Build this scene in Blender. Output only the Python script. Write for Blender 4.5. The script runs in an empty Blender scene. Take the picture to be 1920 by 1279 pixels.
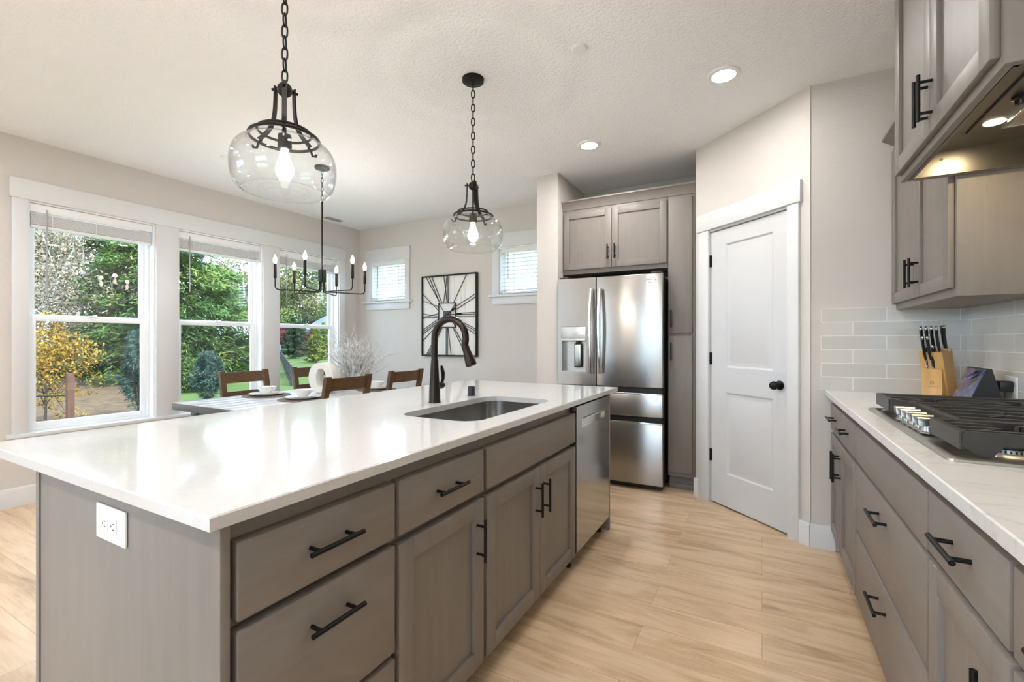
import bpy, bmesh, math, random
import numpy as np
from mathutils import Matrix, Vector
PI = math.pi
scene = bpy.context.scene
COL = scene.collection

# ------------------------------------------------------------------ camera
cam_data = bpy.data.cameras.new('camera')
cam_data.sensor_width = 36.0
cam_data.lens = 860.0 / 1920.0 * 36.0
cam_data.clip_start = 0.05
cam_data.clip_end = 500
cam = bpy.data.objects.new('camera', cam_data)
cam.location = (0, 0, 1.2235)
cam.rotation_euler = (PI / 2, 0, math.radians(28.6))
COL.objects.link(cam)
scene.camera = cam

# ------------------------------------------------------------------ sky, sun, exposure
world = bpy.data.worlds.new('world')
scene.world = world
world.use_nodes = True
wn = world.node_tree.nodes
bg = wn['Background']
bg.inputs[0].default_value = (0.56, 0.76, 1.0, 1)
bg.inputs[1].default_value = 6.6
sun_data = bpy.data.lights.new('sun', 'SUN')
sun_data.energy = 9.5
sun_data.angle = math.radians(12)
sun_data.color = (1.0, 0.98, 0.95)
sun = bpy.data.objects.new('sun', sun_data)
sun.rotation_euler = (math.radians(38), 0, math.radians(90))
COL.objects.link(sun)
vs = scene.view_settings
vs.view_transform = 'Standard'
vs.look = 'None'
vs.exposure = 0.47
vs.gamma = 1.0
scene.cycles.use_denoising = True
scene.cycles.max_bounces = 14
scene.cycles.diffuse_bounces = 8
scene.cycles.glossy_bounces = 6
scene.cycles.transparent_max_bounces = 24
scene.cycles.sample_clamp_indirect = 8.0
scene.cycles.caustics_reflective = False
scene.cycles.caustics_refractive = False
CEIL = 2.743


def area_light(name, loc, rot, size, size_y, energy, color, shape='RECTANGLE', portal=False, spread=None):
    d = bpy.data.lights.new(name, 'AREA')
    d.shape = shape
    d.size = size
    if shape in ('RECTANGLE', 'ELLIPSE'):
        d.size_y = size_y
    d.energy = energy
    d.color = color
    if portal:
        d.cycles.is_portal = True
    if spread:
        d.spread = spread
    o = bpy.data.objects.new(name, d)
    o.location = loc
    o.rotation_euler = rot
    COL.objects.link(o)
    return o


# daylight portals at the windows (no light of their own)
area_light('portal_left', (-5.02, 2.73, 1.4), (0, -PI / 2, 0), 1.8, 3.0, 1, (1, 1, 1), portal=True)
area_light('portal_left_rear', (-5.02, -2.45, 1.28), (0, -PI / 2, 0), 2.3, 2.5, 1, (1, 1, 1), portal=True)
area_light('portal_rear', (-0.85, -4.02, 1.25), (PI / 2, 0, 0), 2.3, 2.35, 1, (1, 1, 1), portal=True)

# ------------------------------------------------------------------ materials
MATS = {}


def mat(name, color, rough=0.5, metal=0.0, spec=0.5, emit=None, emit_s=0.0, coat=0.0):
    m = bpy.data.materials.new(name)
    m.use_nodes = True
    b = m.node_tree.nodes['Principled BSDF']
    b.inputs['Base Color'].default_value = (*color, 1)
    b.inputs['Roughness'].default_value = rough
    b.inputs['Metallic'].default_value = metal
    b.inputs['Specular IOR Level'].default_value = spec
    b.inputs['Coat Weight'].default_value = coat
    if emit:
        b.inputs['Emission Color'].default_value = (*emit, 1)
        b.inputs['Emission Strength'].default_value = emit_s
    MATS[name] = m
    return m


def nt(m):
    return m.node_tree.nodes, m.node_tree.links, m.node_tree.nodes['Principled BSDF']


def coords(m, scale=(1, 1, 1), rot=(0, 0, 0), loc=(0, 0, 0), kind='Object'):
    n, l, b = nt(m)
    tc = n.new('ShaderNodeTexCoord')
    mp = n.new('ShaderNodeMapping')
    mp.inputs['Scale'].default_value = scale
    mp.inputs['Rotation'].default_value = rot
    mp.inputs['Location'].default_value = loc
    l.new(tc.outputs[kind], mp.inputs[0])
    return mp


def noise(m, scale_vec, scale=1.0, detail=4, rough=0.5, rot=(0, 0, 0), dist=0.0):
    n, l, b = nt(m)
    t = n.new('ShaderNodeTexNoise')
    t.inputs['Scale'].default_value = scale
    t.inputs['Detail'].default_value = detail
    t.inputs['Roughness'].default_value = rough
    t.inputs['Distortion'].default_value = dist
    l.new(coords(m, scale_vec, rot).outputs[0], t.inputs['Vector'])
    return t


def ramp(m, src, stops):
    n, l, b = nt(m)
    r = n.new('ShaderNodeValToRGB')
    els = r.color_ramp.elements
    while len(els) < len(stops):
        els.new(0.5)
    for e, (p, c) in zip(els, stops):
        e.position = p
        e.color = (*c, 1)
    l.new(src, r.inputs[0])
    return r


def bump(m, src, strength=0.2, dist=0.01):
    n, l, b = nt(m)
    bp = n.new('ShaderNodeBump')
    bp.inputs['Strength'].default_value = strength
    bp.inputs['Distance'].default_value = dist
    l.new(src, bp.inputs['Height'])
    l.new(bp.outputs[0], b.inputs['Normal'])
    return bp


def setcol(m, out):
    n, l, b = nt(m)
    l.new(out, b.inputs['Base Color'])


def vary(m, c, amt, scale_vec, scale, detail=4, dist=0.0):
    t = noise(m, scale_vec, scale, detail, dist=dist)
    lo = tuple(x * (1 - amt) for x in c)
    hi = tuple(min(1, x * (1 + amt)) for x in c)
    setcol(m, ramp(m, t.outputs[0], [(0.3, lo), (0.7, hi)]).outputs[0])
    return t


WALLC = (0.605, 0.567, 0.53)
m_wall = mat('wall_paint', WALLC, 0.85, spec=0.2)
bump(m_wall, noise(m_wall, (1, 1, 1), 110, 3).outputs[0], 0.22, 0.006)
m_ceil = mat('ceiling_paint', (0.88, 0.88, 0.885), 0.9, spec=0.2)
bump(m_ceil, noise(m_ceil, (1, 1, 1), 62, 3, 0.6).outputs[0], 0.65, 0.012)
m_trim = mat('trim_white', (0.66, 0.66, 0.66), 0.35, spec=0.4)
m_door = mat('door_white', (0.60, 0.60, 0.60), 0.4, spec=0.4)
m_vinyl = mat('vinyl_white', (0.88, 0.89, 0.90), 0.35)
m_blind = mat('blind_white', (0.80, 0.79, 0.78), 0.5)
CABC = (0.220, 0.190, 0.168)
m_cab = mat('stained_wood', CABC, 0.46, spec=0.32)
_t = vary(m_cab, CABC, 0.05, (9, 9, 0.9), 4.0, 5, 0.4)
bump(m_cab, noise(m_cab, (60, 60, 3), 4, 3).outputs[0], 0.05, 0.002)
m_cab_h = mat('stained_wood_flat', CABC, 0.46, spec=0.32)
vary(m_cab_h, CABC, 0.05, (0.9, 9, 9), 4.0, 5, 0.4)
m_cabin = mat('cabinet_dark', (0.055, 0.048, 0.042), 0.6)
m_cabside = mat('wood_side_panel', (0.33, 0.30, 0.265), 0.45, spec=0.4)
vary(m_cabside, (0.33, 0.30, 0.265), 0.10, (7, 7, 0.6), 4.0, 5, 0.5)
m_black = mat('black_metal', (0.012, 0.011, 0.010), 0.38, 0.6)
m_iron = mat('dark_bronze_metal', (0.020, 0.016, 0.014), 0.45, 0.7)
m_bronze = mat('oil_rubbed_bronze', (0.035, 0.024, 0.020), 0.30, 0.85)
m_steel = mat('stainless_steel', (0.43, 0.405, 0.38), 0.26, 1.0)
_n, _l, _b = nt(m_steel)
_b.inputs['Anisotropic'].default_value = 0.75
_b.inputs['Anisotropic Rotation'].default_value = 0.25
_tg = _n.new('ShaderNodeTangent')
_tg.direction_type = 'RADIAL'
_tg.axis = 'Z'
_l.new(_tg.outputs[0], _b.inputs['Tangent'])
bump(m_steel, noise(m_steel, (1.6, 1.6, 0.12), 1, 1).outputs[0], 0.14, 0.05)
m_steel_d = mat('brushed_steel', (0.46, 0.445, 0.42), 0.33, 1.0)
m_sink = mat('sink_steel', (0.36, 0.335, 0.305), 0.24, 1.0)
m_dish = mat('dishwasher_steel', (0.47, 0.455, 0.44), 0.13, 1.0)
m_burner = mat('burner_steel', (0.45, 0.43, 0.40), 0.42, 1.0)
m_knob = mat('knob_steel', (0.42, 0.40, 0.37), 0.30, 1.0)
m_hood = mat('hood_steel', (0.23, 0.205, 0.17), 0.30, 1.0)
m_chrome = mat('polished_steel', (0.80, 0.80, 0.80), 0.10, 1.0)
m_castiron = mat('cast_iron', (0.036, 0.031, 0.027), 0.36, 0.0)
bump(m_castiron, noise(m_castiron, (1, 1, 1), 500, 2).outputs[0], 0.15, 0.002)
m_blackplastic = mat('black_plastic', (0.012, 0.012, 0.013), 0.4)
m_darkgrey = mat('dark_grey_paint', (0.030, 0.030, 0.031), 0.5)
m_white_pl = mat('white_plastic', (0.82, 0.82, 0.81), 0.35)
m_slot = mat('outlet_slot', (0.02, 0.02, 0.02), 0.6)
m_quartz = mat('white_quartz', (0.80, 0.79, 0.77), 0.08, spec=0.42)
vary(m_quartz, (0.60, 0.592, 0.585), 0.03, (1, 1, 1), 60, 3)
m_marble = mat('veined_quartz', (0.80, 0.79, 0.77), 0.18, spec=0.5)
_tv = noise(m_marble, (1.2, 3.0, 1), 2.2, 9, 0.62, rot=(0, 0, 0.5), dist=1.2)
setcol(m_marble, ramp(m_marble, _tv.outputs[0], [(0.40, (0.66, 0.645, 0.625)), (0.485, (0.64, 0.625, 0.605)), (0.50, (0.55, 0.54, 0.53)), (0.515, (0.65, 0.635, 0.615)), (0.62, (0.67, 0.66, 0.645))]).outputs[0])

# oak plank floor
m_floor = mat('oak_planks', (0.6, 0.45, 0.3), 0.34, spec=0.4)
_n, _l, _b = nt(m_floor)
_mp = coords(m_floor, (1, 1, 1))
_bk = _n.new('ShaderNodeTexBrick')
_bk.offset = 0.37
_bk.offset_frequency = 2
_bk.inputs['Color1'].default_value = (0.0, 0.0, 0.0, 1)
_bk.inputs['Color2'].default_value = (1, 1, 1, 1)
_bk.inputs['Mortar'].default_value = (0.5, 0.5, 0.5, 1)
_bk.inputs['Scale'].default_value = 1.0
_bk.inputs['Mortar Size'].default_value = 0.0012
_bk.inputs['Mortar Smooth'].default_value = 0.1
_bk.inputs['Brick Width'].default_value = 1.22
_bk.inputs['Row Height'].default_value = 0.182
_l.new(_mp.outputs[0], _bk.inputs['Vector'])
_cmb = _n.new('ShaderNodeVectorMath')
_cmb.operation = 'MULTIPLY_ADD'
_cmb.inputs[1].default_value = (7.3, 3.1, 5.7)
_l.new(_bk.outputs['Color'], _cmb.inputs[0])
_tc = _n.new('ShaderNodeTexCoord')
_l.new(_tc.outputs['Object'], _cmb.inputs[2])
_mp2 = _n.new('ShaderNodeMapping')
_mp2.inputs['Scale'].default_value = (0.9, 5.5, 1)
_l.new(_cmb.outputs[0], _mp2.inputs[0])
_g1 = _n.new('ShaderNodeTexNoise')
_g1.inputs['Scale'].default_value = 2.0
_g1.inputs['Detail'].default_value = 7
_g1.inputs['Roughness'].default_value = 0.62
_g1.inputs['Distortion'].default_value = 0.6
_l.new(_mp2.outputs[0], _g1.inputs['Vector'])
_mp3 = _n.new('ShaderNodeMapping')
_mp3.inputs['Scale'].default_value = (5, 110, 1)
_l.new(_cmb.outputs[0], _mp3.inputs[0])
_g2 = _n.new('ShaderNodeTexNoise')
_g2.inputs['Scale'].default_value = 1.0
_g2.inputs['Detail'].default_value = 4
_l.new(_mp3.outputs[0], _g2.inputs['Vector'])
_r1 = ramp(m_floor, _g1.outputs[0], [(0.28, (0.38, 0.25, 0.14)), (0.42, (0.58, 0.41, 0.25)), (0.54, (0.70, 0.52, 0.34)), (0.74, (0.75, 0.585, 0.41))])
_mx = _n.new('ShaderNodeMix')
_mx.data_type = 'RGBA'
_mx.blend_type = 'MULTIPLY'
_mx.inputs['Factor'].default_value = 1.0
_r2 = ramp(m_floor, _g2.outputs[0], [(0.25, (0.86, 0.85, 0.84)), (0.6, (1, 1, 1))])
_l.new(_r1.outputs[0], _mx.inputs[6])
_l.new(_r2.outputs[0], _mx.inputs[7])
_r3 = ramp(m_floor, _bk.outputs['Color'], [(0.0, (0.93, 0.925, 0.92)), (1.0, (1.03, 1.03, 1.03))])
_mx2 = _n.new('ShaderNodeMix')
_mx2.data_type = 'RGBA'
_mx2.blend_type = 'MULTIPLY'
_mx2.inputs['Factor'].default_value = 1.0
_l.new(_mx.outputs[2], _mx2.inputs[6])
_l.new(_r3.outputs[0], _mx2.inputs[7])
_mx3 = _n.new('ShaderNodeMix')
_mx3.data_type = 'RGBA'
_mx3.inputs[7].default_value = (0.40, 0.27, 0.16, 1)
_l.new(_bk.outputs['Fac'], _mx3.inputs[0])
_l.new(_mx2.outputs[2], _mx3.inputs[6])
_l.new(_mx3.outputs[2], _b.inputs['Base Color'])
bump(m_floor, _g2.outputs[0], 0.05, 0.002)


def tile_mat(name, axis):
    m = mat(name, (0.62, 0.60, 0.56), 0.12, spec=0.5)
    n, l, b = nt(m)
    tc = n.new('ShaderNodeTexCoord')
    sp = n.new('ShaderNodeSeparateXYZ')
    cb = n.new('ShaderNodeCombineXYZ')
    l.new(tc.outputs['Object'], sp.inputs[0])
    l.new(sp.outputs[axis], cb.inputs[0])
    l.new(sp.outputs[2], cb.inputs[1])
    bk = n.new('ShaderNodeTexBrick')
    bk.offset = 0.5
    bk.inputs['Color1'].default_value = (0.56, 0.545, 0.505, 1)
    bk.inputs['Color2'].default_value = (0.63, 0.61, 0.57, 1)
    bk.inputs['Mortar'].default_value = (0.80, 0.79, 0.76, 1)
    bk.inputs['Scale'].default_value = 1.0
    bk.inputs['Mortar Size'].default_value = 0.0022
    bk.inputs['Mortar Smooth'].default_value = 0.3
    bk.inputs['Brick Width'].default_value = 0.305
    bk.inputs['Row Height'].default_value = 0.0795
    l.new(cb.outputs[0], bk.inputs['Vector'])
    l.new(bk.outputs['Color'], b.inputs['Base Color'])
    mul = n.new('ShaderNodeMath')
    mul.operation = 'MULTIPLY_ADD'
    mul.inputs[1].default_value = -1.0
    nz = noise(m, (1, 1, 1), 9, 2)
    l.new(bk.outputs['Fac'], mul.inputs[0])
    l.new(nz.outputs[0], mul.inputs[2])
    bump(m, mul.outputs[0], 0.35, 0.004)
    return m


m_tile_end = tile_mat('glazed_tile_end', 0)
m_tile_side = tile_mat('glazed_tile_side', 1)


def glass_mat(name, tint=(1, 1, 1), f0=0.04, rough=0.0, edge=1.0):
    m = bpy.data.materials.new(name)
    m.use_nodes = True
    n = m.node_tree.nodes
    l = m.node_tree.links
    n.remove(n['Principled BSDF'])
    out = n['Material Output']
    tr = n.new('ShaderNodeBsdfTransparent')
    tr.inputs[0].default_value = (*tint, 1)
    gl = n.new('ShaderNodeBsdfGlossy')
    gl.inputs['Roughness'].default_value = rough
    lw = n.new('ShaderNodeLayerWeight')
    lw.inputs['Blend'].default_value = 0.5
    pw = n.new('ShaderNodeMath')
    pw.operation = 'POWER'
    pw.inputs[1].default_value = 4.0
    l.new(lw.outputs['Facing'], pw.inputs[0])
    mu = n.new('ShaderNodeMath')
    mu.operation = 'MULTIPLY_ADD'
    mu.inputs[1].default_value = 0.85 * edge
    mu.inputs[2].default_value = f0
    l.new(pw.outputs[0], mu.inputs[0])
    mx = n.new('ShaderNodeMixShader')
    l.new(mu.outputs[0], mx.inputs[0])
    l.new(tr.outputs[0], mx.inputs[1])
    l.new(gl.outputs[0], mx.inputs[2])
    l.new(mx.outputs[0], out.inputs[0])
    return m


m_glass = glass_mat('window_glass', (0.97, 0.985, 0.98), edge=0.8)
m_shade = glass_mat('clear_shade_glass', (0.975, 0.98, 0.98), edge=1.0)
m_screenmesh = bpy.data.materials.new('insect_screen_mesh')
m_screenmesh.use_nodes = True
_n, _l = m_screenmesh.node_tree.nodes, m_screenmesh.node_tree.links
_n.remove(_n['Principled BSDF'])
_tr = _n.new('ShaderNodeBsdfTransparent')
_df = _n.new('ShaderNodeBsdfDiffuse')
_df.inputs[0].default_value = (0.03, 0.03, 0.032, 1)
_ms = _n.new('ShaderNodeMixShader')
_ms.inputs[0].default_value = 0.24
_l.new(_tr.outputs[0], _ms.inputs[1])
_l.new(_df.outputs[0], _ms.inputs[2])
_l.new(_ms.outputs[0], _n['Material Output'].inputs[0])
m_lens = mat('lamp_lens', (1, 1, 1), 0.5, emit=(1.0, 0.93, 0.84), emit_s=9.0)
m_bulb = mat('bulb_glow', (1, 1, 1), 0.3, emit=(1.0, 0.86, 0.66), emit_s=9.0)
m_bulbglass = glass_mat('bulb_glass', (1.0, 0.98, 0.94), edge=1.0)
m_bulbglow = mat('filament_bulb', (1, 1, 1), 0.2, emit=(1.0, 0.88, 0.70), emit_s=2.2)
m_hoodlens = mat('hood_lamp_lens', (1, 1, 1), 0.5, emit=(1.0, 0.88, 0.68), emit_s=12.0)
m_tabletop = mat('greywashed_tabletop', (0.42, 0.40, 0.41), 0.30)
vary(m_tabletop, (0.50, 0.48, 0.485), 0.32, (14, 1.6, 3), 2.0, 6, 0.4)
m_tableedge = mat('dark_grey_wood', (0.10, 0.095, 0.09), 0.5)
vary(m_tableedge, (0.10, 0.095, 0.09), 0.2, (2, 14, 14), 3.0, 5)
m_chair = mat('walnut_wood', (0.10, 0.055, 0.025), 0.40, spec=0.35)
vary(m_chair, (0.105, 0.056, 0.025), 0.25, (10, 2, 10), 3.0, 5, 0.5)
m_ceramic = mat('white_ceramic', (0.78, 0.77, 0.75), 0.2)
m_mat = mat('woven_placemat', (0.16, 0.12, 0.085), 0.8)
bump(m_mat, noise(m_mat, (1, 1, 1), 120, 2).outputs[0], 0.6, 0.006)
m_ring = mat('cream_ceramic', (0.74, 0.71, 0.66), 0.5)
m_twig = mat('whitewashed_twig', (0.70, 0.69, 0.67), 0.8)
vary(m_twig, (0.58, 0.57, 0.55), 0.4, (1, 1, 1), 22, 3)
m_clockboard = mat('whitewashed_board', (0.70, 0.67, 0.63), 0.75)
_tb = noise(m_clockboard, (30, 30, 2.0), 1.0, 5, 0.6)
_n, _l, _b = nt(m_clockboard)
setcol(m_clockboard, ramp(m_clockboard, _tb.outputs[0], [(0.26, (0.34, 0.31, 0.28)), (0.33, (0.72, 0.69, 0.645)), (0.7, (0.76, 0.735, 0.70))]).outputs[0])
m_block = mat('beech_block', (0.62, 0.36, 0.12), 0.45)
vary(m_block, (0.62, 0.36, 0.12), 0.12, (10, 10, 1.2), 3, 4)
m_screen = mat('glass_screen', (0.01, 0.011, 0.014), 0.04, emit=(0.2, 0.24, 0.5), emit_s=0.0)
_n, _l, _b = nt(m_screen)
_tn = noise(m_screen, (1, 1, 1), 9, 3, 0.6, dist=0.8)
_rr = ramp(m_screen, _tn.outputs[0], [(0.36, (0.006, 0.007, 0.012)), (0.46, (0.05, 0.06, 0.25)), (0.53, (0.16, 0.16, 0.24)), (0.62, (0.04, 0.045, 0.06))])
_l.new(_rr.outputs[0], _b.inputs['Emission Color'])
_b.inputs['Emission Strength'].default_value = 0.35
m_mesh = mat('filter_mesh', (0.50, 0.45, 0.37), 0.45, 0.9)
bump(m_mesh, noise(m_mesh, (1, 1, 1), 260, 1).outputs[0], 0.7, 0.004)
m_ventm = mat('grey_vent', (0.36, 0.36, 0.355), 0.6)

# ------------------------------------------------------------------ mesh helpers
WLOC = {}


class MB:
    def __init__(self, M=None):
        self.bm = bmesh.new()
        self.M = M

    def _x(self, vs):
        if self.M is not None:
            for v in vs:
                v.co = self.M @ v.co
        return vs

    def box(self, x0, x1, y0, y1, z0, z1, bev=0.0, seg=2):
        bm = self.bm
        c = [bm.verts.new((x, y, z)) for x in (x0, x1) for y in (y0, y1) for z in (z0, z1)]
        F = [(0, 1, 3, 2), (4, 6, 7, 5), (0, 4, 5, 1), (2, 3, 7, 6), (0, 2, 6, 4), (1, 5, 7, 3)]
        fs = [bm.faces.new([c[i] for i in f]) for f in F]
        vs = set(c)
        if bev > 0:
            es = list({e for f in fs for e in f.edges})
            r = bmesh.ops.bevel(bm, geom=es, offset=bev, segments=seg, profile=0.5, affect='EDGES', clamp_overlap=True)
            vs = {v for v in c if v.is_valid} | set(r['verts'])
            for f in r['faces']:
                vs |= set(f.verts)
        self._x(vs)
        return self

    def quad(self, *pts):
        vs = [self.bm.verts.new(p) for p in pts]
        self.bm.faces.new(vs)
        self._x(vs)
        return self

    def grid(self, rows, close_u=False, close_v=False, cap=False):
        bm = self.bm
        R = [[bm.verts.new(p) for p in r] for r in rows]
        nr, nc = len(R), len(R[0])
        for i in range(nr if close_u else nr - 1):
            for j in range(nc if close_v else nc - 1):
                a, b2, c, d = R[i][j], R[(i + 1) % nr][j], R[(i + 1) % nr][(j + 1) % nc], R[i][(j + 1) % nc]
                try:
                    bm.faces.new((a, d, c, b2))
                except ValueError:
                    pass
        if cap:
            bm.faces.new(R[0][::1])
            bm.faces.new(R[-1][::-1])
        self._x([v for r in R for v in r])
        return self

    def lathe(self, prof, c=(0, 0, 0), seg=32, cap=True, axis='Z'):
        rows = []
        for r, z in prof:
            row = []
            for k in range(seg):
                a = 2 * PI * k / seg
                p = (r * math.cos(a), r * math.sin(a), z)
                if axis == 'X':
                    p = (p[2], p[0], p[1])
                elif axis == 'Y':
                    p = (p[1], p[2], p[0])
                row.append((c[0] + p[0], c[1] + p[1], c[2] + p[2]))
            rows.append(row)
        return self.grid(rows, close_v=True, cap=cap)

    def tube(self, pts, r, seg=10, closed=False, flat=1.0):
        P = [Vector(p) for p in pts]
        n = len(P)
        rr = r if isinstance(r, (list, tuple)) else [r] * n
        rows = []
        up = None
        for i in range(n):
            if closed:
                t = P[(i + 1) % n] - P[i - 1]
            else:
                t = P[min(i + 1, n - 1)] - P[max(i - 1, 0)]
            t.normalize()
            if up is None:
                up = Vector((0, 0, 1)) if abs(t.z) < 0.9 else Vector((1, 0, 0))
            s = t.cross(up)
            if s.length < 1e-5:
                s = t.cross(Vector((0, 1, 0)))
            s.normalize()
            up = s.cross(t).normalized()
            rows.append([tuple(P[i] + (s * math.cos(2 * PI * k / seg) * flat + up * math.sin(2 * PI * k / seg)) * rr[i]) for k in range(seg)])
        return self.grid(rows, close_u=closed, close_v=True, cap=not closed)

    def cyl(self, p0, p1, r, r1=None, seg=16):
        return self.tube([p0, p1], [r, r if r1 is None else r1], seg)

    def sphere(self, c, r, sz=1.0, seg=16):
        prof = []
        for i in range(1, 12):
            a = -PI / 2 + PI * i / 12
            prof.append((r * math.cos(a), r * math.sin(a) * sz))
        return self.lathe(prof, c, seg)

    def bar(self, p0, p1, w, t, n=(0, 0, 1)):
        p0, p1, n = Vector(p0), Vector(p1), Vector(n).normalized()
        d = (p1 - p0).normalized()
        s = d.cross(n).normalized()
        n = s.cross(d)
        rows = []
        for p in (p0, p1):
            rows.append([tuple(p + s * a * w / 2 + n * b * t / 2) for a, b in ((-1, -1), (1, -1), (1, 1), (-1, 1))])
        return self.grid(rows, close_v=True, cap=True)

    def prism(self, poly, axis, a, b):
        def mk(p, h):
            return {'X': (h, p[0], p[1]), 'Y': (p[0], h, p[1]), 'Z': (p[0], p[1], h)}[axis]
        rows = [[mk(p, a) for p in poly], [mk(p, b) for p in poly]]
        return self.grid(rows, close_v=True, cap=True)

    def build(self, name, m, parent=None, world=True, smooth=True, angle=35):
        me = bpy.data.meshes.new(name)
        bmesh.ops.recalc_face_normals(self.bm, faces=self.bm.faces[:])
        self.bm.to_mesh(me)
        self.bm.free()
        return link(name, me, m, parent, world, smooth, angle)


def link(name, me, m, parent=None, world=True, smooth=True, angle=35):
    if world and parent is not None:
        w = WLOC.get(parent.name)
        if w is not None:
            me.transform(Matrix.Translation(-Vector(w)))
    if smooth and len(me.polygons):
        me.polygons.foreach_set('use_smooth', [True] * len(me.polygons))
        me.set_sharp_from_angle(angle=math.radians(angle))
    if m:
        me.materials.append(m)
    o = bpy.data.objects.new(name, me)
    COL.objects.link(o)
    if parent is not None:
        o.parent = parent
        if parent.name in WLOC:
            WLOC[o.name] = WLOC[parent.name]
    return o


def tag(o, label=None, cat=None, group=None, kind=None):
    if label:
        o['label'] = label
    if cat:
        o['category'] = cat
    if group:
        o['group'] = group
    if kind:
        o['kind'] = kind
    return o


def thing(name, label, cat, loc=(0, 0, 0), rz=0.0, group=None, kind=None):
    o = bpy.data.objects.new(name, None)
    o.empty_display_size = 0.1
    o.location = loc
    o.rotation_euler = (0, 0, rz)
    COL.objects.link(o)
    if rz == 0.0:
        WLOC[o.name] = tuple(loc)
    return tag(o, label, cat, group, kind)


def dup(root, loc, rz=None, label=None):
    r = root.copy()
    COL.objects.link(r)
    r.location = loc
    if rz is not None:
        r.rotation_euler = (0, 0, rz)
    if label:
        r['label'] = label
    for ch in list(root.children):
        c = ch.copy()
        COL.objects.link(c)
        c.parent = r
        for g in list(ch.children):
            d = g.copy()
            COL.objects.link(d)
            d.parent = c
    return r


def struct(name, mb, m, label, cat, **k):
    o = mb.build(name, m, **k)
    return tag(o, label, cat, kind='structure')


def bez(p0, p1, p2, p3, n=12):
    out = []
    for i in range(n + 1):
        t = i / n
        out.append(tuple((1 - t) ** 3 * a + 3 * (1 - t) ** 2 * t * b + 3 * (1 - t) * t * t * c + t ** 3 * d for a, b, c, d in zip(p0, p1, p2, p3)))
    return out


def fillet(pts, r, n=5):
    """polyline with rounded inner corners"""
    P = [Vector(p) for p in pts]
    out = [P[0]]
    for i in range(1, len(P) - 1):
        a = (P[i - 1] - P[i])
        b = (P[i + 1] - P[i])
        q = min(r, a.length / 2, b.length / 2)
        s, e = P[i] + a.normalized() * q, P[i] + b.normalized() * q
        for k in range(n + 1):
            t = k / n
            out.append(s * (1 - t) ** 2 + P[i] * 2 * t * (1 - t) + e * t * t)
    out.append(P[-1])
    return [tuple(p) for p in out]

# ------------------------------------------------------------------ room shell
struct('floor', MB().box(-5.02, 1.10, -4.15, 4.70, -0.12, 0.0), m_floor, 'light oak plank floor running through kitchen and dining area', 'floor', smooth=False)
struct('ceiling', MB().box(-5.02, 1.10, -4.15, 4.70, CEIL, CEIL + 0.15), m_ceil, 'textured white ceiling over kitchen and dining area', 'ceiling', smooth=False)
W1, W2, W3 = (1.285, 2.11), (2.295, 3.13), (3.325, 4.172)
WZ0, WZ1 = 0.53, 2.285
b = MB()
xa, xb = -5.02, -4.85
for y0, y1 in ((-4.15, -3.7), (-1.2, W1[0]), (W1[1], W2[0]), (W2[1], W3[0]), (W3[1], 4.70)):
    b.box(xa, xb, y0, y1, 0, CEIL)
for (y0, y1), z0, z1 in (((-3.7, -1.2), 0.10, 2.45), (W1, WZ0, WZ1), (W2, WZ0, WZ1), (W3, WZ0, WZ1)):
    b.box(xa, xb, y0, y1, 0, z0)
    b.box(xa, xb, y0, y1, z1, CEIL)
struct('wall_left', b, m_wall, 'greige wall with the row of three tall windows', 'wall', smooth=False)
A0, A1, B0, B1 = -4.62, -4.02, -2.625, -2.03
BZ0, BZ1 = 1.745, 2.285
b = MB()
for x0, x1 in ((-4.85, A0), (A1, B0), (B1, 1.10)):
    b.box(x0, x1, 4.52, 4.70, 0, CEIL)
for x0, x1 in ((A0, A1), (B0, B1)):
    b.box(x0, x1, 4.52, 4.70, 0, BZ0)
    b.box(x0, x1, 4.52, 4.70, BZ1, CEIL)
struct('wall_back', b, m_wall, 'greige dining wall carrying the square clock', 'wall', smooth=False)
struct('wall_stub', MB().box(-1.825, -1.618, 3.83, 4.52, 0, CEIL), m_wall, 'narrow projecting greige wall left of the refrigerator', 'wall', smooth=False)
struct('wall_right', MB().box(0.945, 1.10, -4.15, 4.52, 0, CEIL), m_wall, 'kitchen wall behind the cooktop run', 'wall', smooth=False)
struct('wall_end', MB().box(0.252, 0.945, 3.25, 3.37, 0, CEIL), m_wall, 'short greige wall at the far end of the cooktop counter', 'wall', smooth=False)
b = MB()
b.box(-5.02, -2.0, -4.15, -4.0, 0, CEIL)
b.box(0.3, 0.945, -4.15, -4.0, 0, CEIL)
b.box(-2.0, 0.3, -4.15, -4.0, 2.4, CEIL)  # door opening below is added to admit daylight from the rear
struct('wall_rear', b, m_wall, 'unseen wall behind the viewpoint with glass doors added for daylight', 'wall', smooth=False)
# diagonal pantry wall: local x along the wall, local -y faces the kitchen
PA = Vector((-0.461, 3.90, 0))
PD = Vector((0.73642, -0.67652, 0))
PANG = math.atan2(PD.y, PD.x)
PL = 0.9682
PM = Matrix.Translation(PA) @ Matrix.Rotation(PANG, 4, 'Z')
b = MB(PM)
b.box(0, 0.145, 0, 0.115, 0, CEIL)
b.box(0.835, PL, 0, 0.115, 0, CEIL)
b.box(0.145, 0.835, 0, 0.115, 2.065, CEIL)
struct('wall_pantry', b, m_wall, 'angled greige wall holding the white pantry door', 'wall', smooth=False)

# baseboards
def base_poly(t=0.015, h=0.14):
    return [(0, 0), (-t, 0), (-t, h - 0.012), (-t + 0.006, h), (0, h)]


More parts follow.
